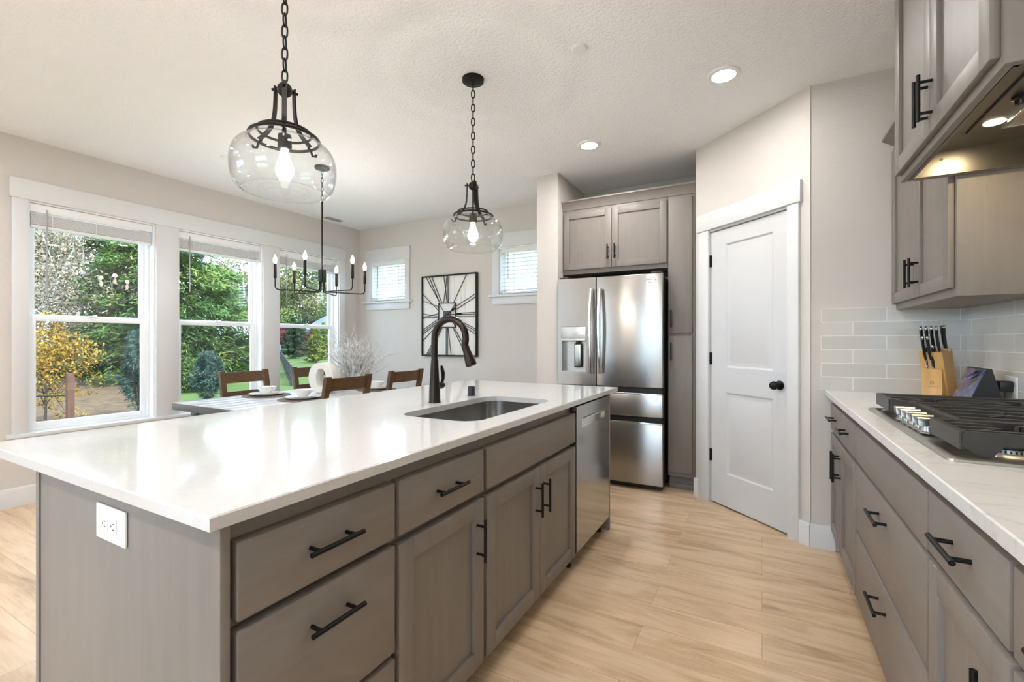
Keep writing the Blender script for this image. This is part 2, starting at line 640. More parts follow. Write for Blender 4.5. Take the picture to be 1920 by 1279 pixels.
b = MB()
b.prism([(-4.85 - p[0], p[1]) for p in base_poly()], 'Y', -3.98, 4.505)
struct('baseboard_left', b, m_trim, 'white baseboard under the dining windows', 'baseboard')
b = MB()
b.prism([(4.52 + p[0], p[1]) for p in base_poly()], 'X', -4.83, -1.83)
struct('baseboard_back', b, m_trim, 'white baseboard below the square clock', 'baseboard')
b = MB()
b.prism([(3.83 + p[0], p[1]) for p in base_poly()], 'X', -1.84, -1.62)
struct('baseboard_stub', b, m_trim, 'white baseboard on the narrow wall beside the refrigerator', 'baseboard')
b = MB(PM)
b.prism(base_poly(), 'X', 0.904, PL + 0.004)
b.prism(base_poly(0.02), 'X', -0.004, 0.047)
struct('baseboard_pantry', b, m_trim, 'white baseboard pieces either side of pantry door', 'baseboard')
b = MB()
b.prism([(3.25 + p[0], p[1]) for p in base_poly()], 'X', 0.247, 0.375)
struct('baseboard_end', b, m_trim, 'short white baseboard beside the cooktop cabinets', 'baseboard')

# window casing of the three dining windows
b = MB()
b.box(-4.85, -4.822, 1.185, 4.272, WZ1, 2.432, 0.002)
for y0, y1 in ((1.197, W1[0]), (W1[1], W2[0]), (W2[1], W3[0]), (W3[1], 4.266)):
    b.box(-4.85, -4.828, y0, y1, WZ0, WZ1, 0.002)
b.box(-4.95, -4.80, 1.165, 4.29, 0.506, WZ0 + 0.003, 0.003)
b.box(-4.85, -4.832, 1.19, 4.27, 0.41, 0.506, 0.002)
struct('trim_1', b, m_trim, 'wide white casing and sill around the three tall windows', 'window trim')
for k, (x0, x1) in enumerate(((A0, A1), (B0, B1))):
    b = MB()
    b.box(x0 - 0.095, x1 + 0.085, 4.492, 4.52, BZ1, 2.44, 0.002)
    b.box(x0 - 0.085, x0, 4.498, 4.52, BZ0, BZ1, 0.002)
    b.box(x1, x1 + 0.075, 4.498, 4.52, BZ0, BZ1, 0.002)
    b.box(x0 - 0.125, x1 + 0.115, 4.47, 4.60, BZ0 - 0.022, BZ0 + 0.003, 0.003)
    b.box(x0 - 0.085, x1 + 0.075, 4.500, 4.52, 1.637, BZ0 - 0.022, 0.002)
    struct('trim_%d' % (k + 2), b, m_trim, ('white casing of the small window left of the clock', 'white casing of the small window right of the clock')[k], 'window trim')


def big_window(idx, y0, y1, label):
    root = thing('window_%d' % idx, label, 'window', (-4.95, (y0 + y1) / 2, WZ0), kind='structure')
    b = MB()
    t = 0.012
    b.box(-4.999, -4.85, y0, y0 + t, WZ0, WZ1)
    b.box(-4.999, -4.85, y1 - t, y1, WZ0, WZ1)
    b.box(-4.999, -4.85, y0 + t, y1 - t, WZ1 - t, WZ1)
    f = 0.034
    b.box(-5.01, -4.93, y0 + t, y0 + f, WZ0, WZ1 - t, 0.002)
    b.box(-5.01, -4.93, y1 - f, y1 - t, WZ0, WZ1 - t, 0.002)
    b.box(-5.01, -4.93, y0 + f, y1 - f, WZ0, WZ0 + 0.022, 0.002)
    b.box(-5.01, -4.93, y0 + f, y1 - f, WZ1 - f, WZ1 - t, 0.002)
    b.build('window_frame', m_vinyl, root)
    zr = 1.392
    s = 0.036
    for nm, xx, za, zb, bot, top in (('lower_sash', -4.955, WZ0 + 0.022, zr + 0.028, 0.04, 0.04), ('upper_sash', -4.985, zr - 0.005, WZ1 - f, 0.045, 0.034)):
        b = MB()
        ya, yb = y0 + f, y1 - f
        b.box(xx - 0.014, xx + 0.016, ya, ya + s, za, zb, 0.003)
        b.box(xx - 0.014, xx + 0.016, yb - s, yb, za, zb, 0.003)
        b.box(xx - 0.014, xx + 0.016, ya + s, yb - s, za, za + bot, 0.003)
        b.box(xx - 0.014, xx + 0.016, ya + s, yb - s, zb - top, zb, 0.003)
        so = b.build(nm, m_vinyl, root)
        g = MB().box(xx - 0.003, xx + 0.003, ya + s - 0.002, yb - s + 0.002, za + bot - 0.002, zb - top + 0.002)
        g.build('glass_pane', m_glass, so, smooth=False)
        if nm == 'lower_sash':
            k = MB()
            k.box(xx - 0.005, xx + 0.03, (ya + yb) / 2 - 0.03, (ya + yb) / 2 + 0.03, zb, zb + 0.012, 0.004)
            k.cyl((xx + 0.012, (ya + yb) / 2, zb + 0.01), (xx + 0.012, (ya + yb) / 2 + 0.03, zb + 0.018), 0.005, seg=8)
            k.build('sash_lock', m_vinyl, so)
    MB().box(-5.0085, -5.0075, y0 + 0.03, y1 - 0.03, WZ0 + 0.02, zr + 0.01).build('insect_screen', m_screenmesh, root, smooth=False)
    return root


big_window(1, *W1, 'tall dining window at the near end of the row')
big_window(2, *W2, 'middle tall dining window of the row of three')
big_window(3, *W3, 'tall dining window nearest the corner')


def small_window(idx, x0, x1, label):
    root = thing('window_%d' % idx, label, 'window', ((x0 + x1) / 2, 4.62, BZ0), kind='structure')
    b = MB()
    t, f = 0.012, 0.045
    b.box(x0, x0 + t, 4.52, 4.69, BZ0, BZ1)
    b.box(x1 - t, x1, 4.52, 4.69, BZ0, BZ1)
    b.box(x0 + t, x1 - t, 4.52, 4.69, BZ1 - t, BZ1)
    b.box(x0 + t, x0 + f, 4.60, 4.67, BZ0, BZ1 - t, 0.002)
    b.box(x1 - f, x1 - t, 4.60, 4.67, BZ0, BZ1 - t, 0.002)
    b.box(x0 + f, x1 - f, 4.60, 4.67, BZ0, BZ0 + 0.045, 0.002)
    b.box(x0 + f, x1 - f, 4.60, 4.67, BZ1 - f, BZ1 - t, 0.002)
    b.build('window_frame', m_vinyl, root)
    MB().box(x0 + f - .002, x1 - f + .002, 4.632, 4.638, BZ0 + 0.043, BZ1 - f + 0.002).build('glass_pane', m_glass, root, smooth=False)


small_window(4, A0, A1, 'small high window left of the square clock')
small_window(5, B0, B1, 'small high window right of the square clock')
# unseen window and glass doors, added to let more daylight in
root = thing('window_6', 'wide unseen window added for daylight behind the viewpoint', 'window', (-4.95, -2.45, 0.1), kind='structure')
b = MB()
for y in (-3.7, -2.90, -2.08, -1.25):
    b.box(-4.99, -4.9, y, y + 0.05, 0.1, 2.45)
b.box(-4.99, -4.9, -3.65, -1.25, 0.1, 0.16)
b.box(-4.99, -4.9, -3.65, -1.25, 2.39, 2.45)
b.build('window_frame', m_vinyl, root)
MB().box(-4.948, -4.942, -3.66, -1.24, 0.15, 2.40).build('glass_pane', m_glass, root, smooth=False)
root = thing('fill_glass_doors', 'unseen sliding glass doors added for daylight behind the viewpoint', 'door', (-0.85, -4.08, 0), kind='structure')  # added out of view as a daylight source for the kitchen
b = MB()
for x in (-2.0, -0.89, 0.22):
    b.box(x, x + 0.08, -4.12, -4.04, 0, 2.4)
b.box(-1.92, 0.22, -4.12, -4.04, 0, 0.08)
b.box(-1.92, 0.22, -4.12, -4.04, 2.32, 2.4)
b.build('door_frame', m_vinyl, root)
MB().box(-1.93, 0.23, -4.085, -4.079, 0.07, 2.33).build('glass_pane', m_glass, root, smooth=False)

# raised blinds in the tall windows
def raised_blind(y0, y1, label, wand_z):
    root = thing('window_blind', label, 'blind', (-4.89, (y0 + y1) / 2, 2.08), group='raised blinds in the tall windows')
    ya, yb = y0 + 0.018, y1 - 0.018
    MB().box(-4.872, -4.862, ya - 0.003, yb + 0.003, 2.208, 2.270, 0.002).build('valance', m_blind, root)
    MB().box(-4.925, -4.874, ya, yb, 2.230, 2.270, 0.002).build('headrail', m_blind, root)
    b = MB()
    n = 11
    for k in range(n):
        z = 2.118 + k * 0.0078
        b.box(-4.922, -4.873, ya + 0.006, yb - 0.006, z, z + 0.0042)
    b.build('slats', m_blind, root, smooth=False)
    MB().box(-4.922, -4.873, ya + 0.006, yb - 0.006, 2.092, 2.113, 0.003).build('bottom_rail', m_blind, root)
    for q in (0.16, 0.5, 0.84):
        y = ya + (yb - ya) * q
        MB().cyl((-4.871, y, 2.09), (-4.871, y, 2.23), 0.0022, seg=6).build('ladder_cord', m_blind, root)
    yw = ya + 0.09
    b = MB()
    b.cyl((-4.858, yw, 2.235), (-4.858, yw, wand_z), 0.0052, seg=8)
    b.build('wand', m_ventm, root)


raised_blind(*W1, 'raised white blind at the top of the tall window farthest from the corner', 1.57)
raised_blind(*W2, 'raised white blind at the top of the middle tall window', 1.70)
raised_blind(*W3, 'raised white blind at the top of the tall window nearest the corner', 1.72)


def lowered_blind(x0, x1, label):
    root = thing('window_blind', label, 'blind', ((x0 + x1) / 2, 4.56, BZ0), group='lowered blinds in the small high windows')
    xa, xb = x0 + 0.016, x1 - 0.016
    MB().box(xa, xb, 4.530, 4.54, 2.222, 2.272, 0.002).build('valance', m_blind, root)
    MB().box(xa, xb, 4.542, 4.588, 2.235, 2.272, 0.002).build('headrail', m_blind, root)
    b = MB()
    for k in range(10):
        z = 1.800 + k * 0.0445
        b.prism([(4.545, z + 0.0045), (4.5455, z + 0.0075), (4.5865, z - 0.0035), (4.586, z - 0.0065)], 'X', xa + 0.004, xb - 0.004)
    b.build('slats', m_blind, root, smooth=False)
    MB().box(xa + 0.004, xb - 0.004, 4.545, 4.59, 1.762, 1.780, 0.003).build('bottom_rail', m_blind, root)
    for q in (0.28, 0.78):
        x = xa + (xb - xa) * q
        for yy in (4.543, 4.589):
            MB().cyl((x, yy, 1.77), (x, yy, 2.24), 0.0016, seg=6).build('ladder_cord', m_ventm, root)
    MB().cyl((xa + 0.085, 4.535, 2.23), (xa + 0.085, 4.535, 1.93), 0.004, seg=8).build('wand', m_ventm, root)


lowered_blind(A0, A1, 'lowered white blind in the small window left of the clock')
lowered_blind(B0, B1, 'lowered white blind in the small window right of the clock')

# pantry door
CAS = MB(PM)
CAS.box(0.047, 0.150, -0.018, 0.0, 0, 2.068, 0.002)
CAS.box(0.826, 0.904, -0.018, 0.0, 0, 2.068, 0.002)
CAS.box(0.033, 0.922, -0.026, 0.0, 2.068, 2.198, 0.002)
CAS.box(0.145, 0.150, 0.0, 0.115, 0, 2.065)
CAS.box(0.826, 0.835, 0.0, 0.115, 0, 2.065)
CAS.box(0.150, 0.826, 0.0, 0.115, 2.052, 2.065)
CAS.box(0.150, 0.826, 0.045, 0.07, 0.02, 2.052)
struct('trim_4', CAS, m_trim, 'white casing around the pantry door', 'door trim')
DR = thing('door_1', 'white two-panel pantry door with black knob in the angled wall', 'door', tuple(PM @ Vector((0.155, 0.008, 0.012))), PANG, kind='structure')
dw, dh = 0.662, 2.034


def raised_panel(b, x0, x1, z0, z1):
    """moulded panel ring stepping into the door face and back out"""
    prof = [(0.0, 0.0), (0.012, 0.009), (0.030, 0.009), (0.048, 0.003)]
    loops = []
    for ins, dep in prof:
        loops.append([(x0 + ins, dep, z0 + ins), (x1 - ins, dep, z0 + ins), (x1 - ins, dep, z1 - ins), (x0 + ins, dep, z1 - ins)])
    b.grid(loops, close_v=True)
    b.quad(*loops[-1])


b = MB()
px0, px1 = 0.146, 0.547
pz = [(0.235, 0.835), (1.018, 1.924)]
xs = [0, px0, px1, dw]
zs = [0, pz[0][0], pz[0][1], pz[1][0], pz[1][1], dh]
for i in range(3):
    for j in range(5):
        if i == 1 and j in (1, 3):
            continue
        b.quad((xs[i], 0, zs[j]), (xs[i + 1], 0, zs[j]), (xs[i + 1], 0, zs[j + 1]), (xs[i], 0, zs[j + 1]))
for z0, z1 in pz:
    raised_panel(b, px0, px1, z0, z1)
b.quad((0, 0.035, 0), (dw, 0.035, 0), (dw, 0.035, dh), (0, 0.035, dh))
b.quad((0, 0, 0), (0, 0.035, 0), (0, 0.035, dh), (0, 0, dh))
b.quad((dw, 0, 0), (dw, 0.035, 0), (dw, 0.035, dh), (dw, 0, dh))
b.quad((0, 0, dh), (dw, 0, dh), (dw, 0.035, dh), (0, 0.035, dh))
b.quad((0, 0, 0), (dw, 0, 0), (dw, 0.035, 0), (0, 0.035, 0))
bmesh.ops.remove_doubles(b.bm, verts=b.bm.verts[:], dist=1e-5)
b.build('door_panel', m_door, DR, world=False, angle=20)
b = MB()
b.lathe([(0.030, 0.0), (0.030, -0.006), (0.014, -0.009), (0.011, -0.030), (0.020, -0.038), (0.0285, -0.052), (0.024, -0.066), (0.010, -0.071)], (dw - 0.061, 0, 0.928), 24, axis='Y')
b.build('knob', m_black, DR, world=False)
for z in (0.348, 1.079, 1.819):
    b = MB()
    b.box(-0.012, 0.012, -0.004, 0.001, z - 0.045, z + 0.045, 0.001)
    b.cyl((-0.003, -0.006, z - 0.046), (-0.003, -0.006, z + 0.046), 0.006, seg=10)
    b.build('hinge', m_black, DR, world=False)

# tiled backsplash
o = MB().box(0, 0.640, 0, 0.008, 0, 0.477).build('backsplash_end', m_tile_end, smooth=False)
o.location = (0.3045, 3.242, 0.936)
tag(o, 'pale grey subway tile backsplash on the short end wall', 'tile backsplash', kind='structure')
o = MB().box(0, 0.008, 0, 2.66, 0, 0.60).build('backsplash_side', m_tile_side, smooth=False)
o.location = (0.937, 0.582, 0.936)
tag(o, 'pale grey subway tile backsplash behind the cooktop', 'tile backsplash', kind='structure')

# ceiling fixtures
def can_light(x, y, label, energy, group='recessed ceiling lights'):
    root = thing('recessed_light', label, 'ceiling light', (x, y, CEIL), group=group)
    MB().lathe([(0.062, -0.012), (0.070, -0.014), (0.084, -0.009), (0.088, 0.0)], (x, y, CEIL), 36, cap=False).build('trim_ring', m_white_pl, root)
    MB().lathe([(0.003, -0.012), (0.064, -0.012)], (x, y, CEIL), 36).build('lens', m_lens, root)
    area_light('lamp', (x, y, CEIL - 0.016), (0, 0, 0), 0.12, 0.12, energy, (0.97, 0.985, 1.0), 'DISK')


CAN_E = 8.3
can_light(-0.192, 2.870, 'lit recessed ceiling light nearer the pantry door', CAN_E * 0.55)
can_light(-1.173, 3.400, 'lit recessed ceiling light above the refrigerator front', CAN_E)
for x, y in ((-0.80, 0.75), (-0.80, -0.7), (-2.3, -0.7), (-3.8, -0.7), (-0.80, -2.4), (-2.3, -2.4), (-3.8, -2.4), (-3.6, 0.75)):  # out-of-view cans added to brighten the room
    can_light(x, y, 'unseen recessed light added for fill behind or beside the viewpoint', CAN_E)
b = MB().lathe([(0.001, -0.012), (0.036, -0.012), (0.0395, -0.009), (0.040, 0.0)], (-0.833, 2.258, CEIL), 32)
tag(b.build('sprinkler_cover', m_white_pl), 'small round white cover on the ceiling near the fridge lights', 'ceiling cover')
b = MB().lathe([(0.001, -0.012), (0.036, -0.012), (0.0395, -0.009), (0.040, 0.0)], (-3.90, 2.20, CEIL), 32)
tag(b.build('sprinkler_cover', m_white_pl), 'small round white cover on the ceiling before the tall windows', 'ceiling cover')
root = thing('ceiling_vent', 'flat grey air vent in the ceiling by the dining corner', 'vent', (-4.69, 3.955, CEIL))
b = MB()
b.box(-4.735, -4.645, 3.84, 4.07, CEIL - 0.006, CEIL - 0.0, 0.002)
b.build('vent_plate', m_ventm, root)
b = MB()
for k in range(8):
    b.box(-4.725 + k * 0.0105, -4.721 + k * 0.0105, 3.85, 4.06, CEIL - 0.010, CEIL - 0.005)
b.build('louvre', m_ventm, root)

# ------------------------------------------------------------------ cabinet builders (local: x width, -y out of the face, z up)
def slab(x0, x1, z0, z1):
    return MB().box(x0, x1, -0.020, 0.0115, z0, z1, 0.0035)


def shaker(x0, x1, z0, z1, st=0.060, yb=-0.0005):
    b = MB()
    e = 0.0022
    b.box(x0, x0 + st, -0.020, yb, z0, z1, e)
    b.box(x1 - st, x1, -0.020, yb, z0, z1, e)
    b.box(x0 + st, x1 - st, -0.020, yb, z1 - st, z1, e)
    b.box(x0 + st, x1 - st, -0.020, yb, z0, z0 + st, e)
    b.box(x0 + st - 0.004, x1 - st + 0.004, -0.007, -0.001, z0 + st - 0.004, z1 - st + 0.004)
    return b


def pull(x, z, L=0.146, vert=False, parent=None, so=0.034):
    b = MB()
    y0, y1 = -0.0198, -0.020 - so
    h, q = L / 2, L / 2 - 0.024
    if vert:
        b.cyl((x, y1, z - h), (x, y1, z + h), 0.0058, seg=12)
        for s in (-q, q):
            b.cyl((x, y0, z + s), (x, y1, z + s), 0.0048, seg=10)
    else:
        b.cyl((x - h, y1, z), (x + h, y1, z), 0.0058, seg=12)
        for s in (-q, q):
            b.cyl((x + s, y0, z), (x + s, y1, z), 0.0048, seg=10)
    return b.build('handle', m_black, parent, world=False)


def base_body(w, depth, z0, z1, root, hollow=False, toe=0.075):
    b = MB()
    if hollow:
        t = 0.018
        b.box(0, t, 0.03, depth, z0, z1)
        b.box(w - t, w, 0.03, depth, z0, z1)
        b.box(t, w - t, 0.03, depth, z0, z0 + t)
        b.box(t, w - t, depth - t, depth, z0 + t, z1)
        b.box(0, w, 0.012, 0.03, z0, z1, 0.001)
    else:
        b.box(0, w, 0.012, depth, z0, z1, 0.001)
    b.build('body', m_cab, root, world=False)
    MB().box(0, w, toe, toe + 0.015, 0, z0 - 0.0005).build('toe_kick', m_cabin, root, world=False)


def drawer(root, x0, x1, z0, z1, hz=None, hx=None, name='drawer', L=0.146):
    d = slab(x0, x1, z0, z1).build(name, m_cab_h, root, world=False)
    if hz is not None:
        pull(hx if hx is not None else (x0 + x1) / 2, hz, L, False, d)
    return d


def door(root, x0, x1, z0, z1, hx=None, hz=None, st=0.060, L=0.146, name='door', yb=-0.0005):
    d = shaker(x0, x1, z0, z1, st, yb).build(name, m_cab, root, world=False)
    if hx is not None:
        pull(hx, hz, L, True, d)
    return d


# ------------------------------------------------------------------ island
IX, IT, IB = -0.888, 0.889, 0.085
R90 = PI / 2


def isl(name, label, cat, y0, **k):
    return thing(name, label, cat, (IX, y0, 0), R90, **k)


r = isl('drawer_base_cabinet', 'taupe three-drawer base cabinet at the near end of the island', 'cabinet', 0.502)
base_body(0.441, 0.60, IB, IT, r)
drawer(r, 0.010, 0.433, 0.691, 0.842, 0.770, 0.218)
drawer(r, 0.010, 0.433, 0.385, 0.672, 0.596, 0.221)
drawer(r, 0.010, 0.433, IB, 0.368, 0.292, 0.221)
r = isl('base_cabinet', 'taupe island cabinet with one drawer over one door', 'cabinet', 0.944)
base_body(0.451, 0.60, IB, IT, r)
drawer(r, 0.007, 0.440, 0.690, 0.842, 0.766, 0.223)
door(r, 0.007, 0.440, IB, 0.667, 0.395, 0.535, yb=0.0115)
r = isl('sink_base_cabinet', 'taupe island sink cabinet with plain front panel over two doors', 'cabinet', 1.396)
base_body(0.905, 0.60, IB, IT, r, hollow=True)
drawer(r, 0.011, 0.900, 0.688, 0.841, name='false_front')
door(r, 0.011, 0.4575, IB, 0.664, 0.412, 0.533, yb=0.0115)
door(r, 0.4595, 0.900, IB, 0.664, 0.491, 0.532, yb=0.0115)

# dishwasher
r = isl('dishwasher', 'stainless steel dishwasher at the far end of the island', 'dishwasher', 2.302)
b = MB()
w0, w1, zb, zt = 0.003, 0.590, 0.092, 0.872
hx0, hx1, hz0, hz1 = 0.085, 0.495, 0.748, 0.800
T = -0.022
for x0, x1, z0, z1 in ((w0, hx0, zb, zt), (hx1, w1, zb, zt), (hx0, hx1, zb, hz0), (hx0, hx1, hz1, zt)):
    b.box(x0, x1, T, 0.0, z0, z1)
bmesh.ops.remove_doubles(b.bm, verts=b.bm.verts[:], dist=1e-5)
dd = b.build('door', m_dish, r, world=False, smooth=False)
b = MB()
b.prism([(-0.022, 0.790), (-0.030, 0.792), (-0.030, 0.800), (-0.012, 0.806), (-0.004, 0.800), (-0.004, 0.748), (-0.010, 0.748), (-0.0105, 0.782)], 'X', hx0 + 0.0005, hx1 - 0.0005)
b.build('handle', m_chrome, dd, world=False)
MB().box(0.003, 0.590, 0.001, 0.58, 0.07, 0.872).build('tub', m_darkgrey, r, world=False)
MB().box(0.003, 0.590, 0.06, 0.075, 0.012, 0.07).build('toe_kick', m_blackplastic, r, world=False)
for x in (0.03, 0.555):
    MB().lathe([(0.016, 0.0), (0.016, 0.012), (0.008, 0.014), (0.008, 0.072)], (x, 0.035, 0), 12).build('foot', m_blackplastic, r, world=False)

tag(MB().box(-1.722, -0.872, 0.4816, 0.5005, 0.0, IT, 0.0015).build('end_panel', m_cab), 'grey-stained end panel of the island holding a white outlet', 'cabinet panel')
tag(MB().box(-1.500, -0.868, 2.897, 2.926, 0.0, IT, 0.0015).build('end_panel', m_cab), 'narrow taupe end panel beyond the dishwasher', 'cabinet panel')
b = MB()
b.box(-1.745, -1.725, 0.478, 2.926, 0.0, IT, 0.0015)
tag(b.build('back_panel', m_cab), 'taupe back panel on the seating side of the island', 'cabinet panel')


def slab_with_hole(x0, x1, y0, y1, z0, z1, hole, rad, ch=0.003, n=8):
    """stone slab with a rounded rectangular cut-out"""
    b = MB()
    hx0, hx1, hy0, hy1 = hole
    corners = [(hx1 - rad, hy1 - rad, 0), (hx0 + rad, hy1 - rad, PI / 2), (hx0 + rad, hy0 + rad, PI), (hx1 - rad, hy0 + rad, 1.5 * PI)]
    arcs = [[(cx + rad * math.cos(a + PI / 2 * k / n), cy + rad * math.sin(a + PI / 2 * k / n)) for k in range(n + 1)] for cx, cy, a in corners]
    inner = [p for a in arcs for p in a]

    def outer(i):
        return [(x1 - i, y1 - i), (x0 + i, y1 - i), (x0 + i, y0 + i), (x1 - i, y0 + i)]
    bm = b.bm
    for z, o in ((z1, outer(ch)), (z0, outer(0))):
        ov = [bm.verts.new((*p, z)) for p in o]
        iv = [[bm.verts.new((*p, z)) for p in a] for a in arcs]
        for c in range(4):
            for k in range(n):
                bm.faces.new((ov[c], iv[c][k + 1], iv[c][k]))
            c2 = (c + 1) % 4
            bm.faces.new((ov[c], ov[c2], iv[c2][0], iv[c][-1]))
    b.grid([[(*p, z1) for p in outer(ch)], [(*p, z1 - ch) for p in outer(0)], [(*p, z0) for p in outer(0)]], close_v=True)
    b.grid([[(*p, z1) for p in inner], [(*p, z0) for p in inner]], close_v=True)
    bmesh.ops.remove_doubles(bm, verts=bm.verts[:], dist=1e-6)
    return b


SINK = (-1.347, -0.958, 1.452, 2.215)
tag(slab_with_hole(-2.053, -0.8465, 0.450, 3.030, IT, 0.915, SINK, 0.085).build('countertop', m_quartz, angle=25), 'glossy white quartz island countertop with the sink cut-out', 'countertop')

# sink bowl hanging under the counter
def rrect(x0, x1, y0, y1, rad, z, n=8):
    out = []
    for cx, cy, a in ((x1 - rad, y1 - rad, 0), (x0 + rad, y1 - rad, PI / 2), (x0 + rad, y0 + rad, PI), (x1 - rad, y0 + rad, 1.5 * PI)):
        for k in range(n + 1):
            t = a + PI / 2 * k / n
            out.append((cx + rad * math.cos(t), cy + rad * math.sin(t), z))
    return out


r = thing('kitchen_sink', 'stainless steel undermount sink set in the island countertop', 'sink', (-1.152, 1.833, 0.66))
sx0, sx1, sy0, sy1 = SINK[0] - 0.006, SINK[1] + 0.006, SINK[2] - 0.006, SINK[3] + 0.006
b = MB()
rows = [rrect(sx0 - 0.02, sx1 + 0.02, sy0 - 0.02, sy1 + 0.02, 0.10, 0.8875), rrect(sx0, sx1, sy0, sy1, 0.09, 0.8875)]
for d, z in ((0.004, 0.70), (0.012, 0.682), (0.03, 0.672), (0.15, 0.668)):
    rows.append(rrect(sx0 + d, sx1 - d, sy0 + d, sy1 - d, max(0.09 - d, 0.02), z))
b.grid(rows, close_v=True)
b.bm.faces.new([b.bm.verts.new(p) for p in rows[-1]])
bmesh.ops.remove_doubles(b.bm, verts=b.bm.verts[:], dist=1e-5)
o = b.build('basin', m_sink, r, angle=60)
md = o.modifiers.new('Solidify', 'SOLIDIFY')
md.thickness = 0.0015
md.offset = 1
MB().lathe([(0.001, 0.670), (0.035, 0.671), (0.045, 0.6735), (0.055, 0.669)], (-1.152, 1.833, 0), 24).build('drain', m_chrome, r)

# faucet
FX, FY = -1.440, 1.831
r = thing('kitchen_faucet', 'dark bronze gooseneck faucet behind the island sink', 'faucet', (FX, FY, 0.915))
MB().lathe([(0.0305, 0.0), (0.0305, 0.006), (0.0285, 0.010), (0.0275, 0.06), (0.023, 0.12), (0.0195, 0.19), (0.0185, 0.212), (0.0175, 0.214)], (FX, FY, 0.915), 28).build('base', m_bronze, r)
pts = [(FX, FY, 1.128), (FX, FY, 1.16), (FX, FY, 1.20)]
ra = 0.094
for k in range(0, 23):
    a = PI - k * math.radians(200) / 22
    pts.append((FX + ra + ra * math.cos(a), FY, 1.237 + ra * math.sin(a)))
MB().tube(pts, 0.0168, 16).build('spout', m_bronze, r)
e = Vector(pts[-1])
dn = Vector((0.40, 0, -1)).normalized()
e1 = e + Vector((0.006, 0, 0)) * 0
hb = MB()
N = [(0.0, 0.0178), (0.012, 0.0182), (0.03, 0.0185), (0.07, 0.0235), (0.095, 0.0270), (0.105, 0.0265), (0.108, 0.021)]
hb.tube([tuple(e1 + dn * t) for t, _ in N], [q for _, q in N], 20)
hb.build('spray_head', m_bronze, r)
hb = MB()
hb.cyl((FX, FY + 0.018, 0.997), (FX, FY + 0.060, 0.997), 0.0185, 0.0175, 20)
hb.sphere((FX, FY + 0.060, 0.997), 0.0175, 0.9, 16)
hb.tube([(FX, FY + 0.058, 1.005), (FX + 0.004, FY + 0.064, 1.03), (FX + 0.006, FY + 0.061, 1.06), (FX + 0.004, FY + 0.055, 1.085), (FX, FY + 0.055, 1.098)], [0.007, 0.0085, 0.010, 0.009, 0.005], 12)
hb.build('handle', m_bronze, r)
b = MB().lathe([(0.024, 0.0), (0.024, 0.005), (0.0215, 0.007), (0.021, 0.045), (0.019, 0.052), (0.012, 0.055)], (-1.440, 2.163, 0.915), 24)
tag(b.build('air_gap', m_blackplastic), 'small black cylindrical cap on the island beside the faucet', 'air gap cap')


def outlet(name, label, M, ports, w, h, slots_rot=False):
    """wall plate lying in local xz, facing -y"""
    root = thing(name, label, 'outlet', tuple(M.translation), kind=None)
    b = MB(M)
    b.box(-w / 2, w / 2, -0.006, 0, -h / 2, h / 2, 0.003)
    b.build('cover_plate', m_white_pl, root)
    for px, pz in ports:
        b = MB(M)
        b.box(px - 0.0165, px + 0.0165, -0.0085, -0.0055, pz - 0.014, pz + 0.014, 0.004) if slots_rot is False else b.box(px - 0.014, px + 0.014, -0.0085, -0.0055, pz - 0.0165, pz + 0.0165, 0.004)
        so = b.build('receptacle', m_white_pl, root)
        b = MB(M)
        if slots_rot:
            for dz in (-0.0062, 0.0062):
                b.box(px - 0.001, px + 0.006, -0.0088, -0.0080, pz + dz - 0.0011, pz + dz + 0.0011)
            b.cyl((px - 0.0085, -0.0088, pz), (px - 0.0085, -0.0080, pz), 0.0024, seg=10)
        else:
            for dx in (-0.0062, 0.0062):
                b.box(px + dx - 0.0011, px + dx + 0.0011, -0.0088, -0.0080, pz - 0.001, pz + 0.007)
            b.cyl((px, -0.0088, pz - 0.0075), (px, -0.0080, pz - 0.0075), 0.0024, seg=10)
        b.build('slots', m_slot, so)
    return root


outlet('wall_outlet', 'white double outlet on the grey end panel of the island', Matrix.Translation((-1.296, 0.4816, 0.807)), [(-0.021, 0), (0.021, 0)], 0.143, 0.080, slots_rot=True)

# ------------------------------------------------------------------ refrigerator alcove
FYF = 3.80
r = thing('refrigerator', 'stainless steel french-door refrigerator with water dispenser', 'refrigerator', (-1.15, 4.1, 0))
MB().box(-1.590, -0.708, 3.872, 4.50, 0.045, 1.752, 0.004).build('body', m_darkgrey, r)
b = MB()
b.box(-1.585, -0.715, 3.865, 3.90, 0.008, 0.045)
b.build('base_grille', m_blackplastic, r)
for x in (-1.55, -0.75):
    for y in (3.93, 4.4):
        MB().cyl((x, y, 0), (x, y, 0.045), 0.02).build('foot', m_blackplastic, r)
DZ0, DZ1 = 0.842, 1.772
DXL, DXM, DXR = -1.603, -1.2505, -0.698
dx0, dx1, dz0, dz1 = -1.572, -1.343, 0.950, 1.350
b = MB()
for x0, x1, z0, z1 in ((DXL, dx0, DZ0, DZ1), (dx1, DXM - 0.003, DZ0, DZ1), (dx0, dx1, DZ0, dz0), (dx0, dx1, dz1, DZ1)):
    b.box(x0, x1, FYF, FYF + 0.068, z0, z1)
bmesh.ops.remove_doubles(b.bm, verts=b.bm.verts[:], dist=1e-5)
ld = b.build('left_door', m_steel, r, smooth=False)
b = MB()
b.box(dx0 + 0.001, dx1 - 0.001, FYF - 0.003, FYF + 0.03, 1.222, dz1 - 0.001, 0.004)
b.box(dx0 + 0.001, dx1 - 0.001, FYF - 0.006, FYF + 0.0, 1.222, 1.245, 0.003)
b.build('control_panel', m_steel_d, ld)
b = MB()
b.box(dx0, dx0 + 0.003, FYF + 0.001, FYF + 0.066, dz0, 1.222)
b.box(dx1 - 0.003, dx1, FYF + 0.001, FYF + 0.066, dz0, 1.222)
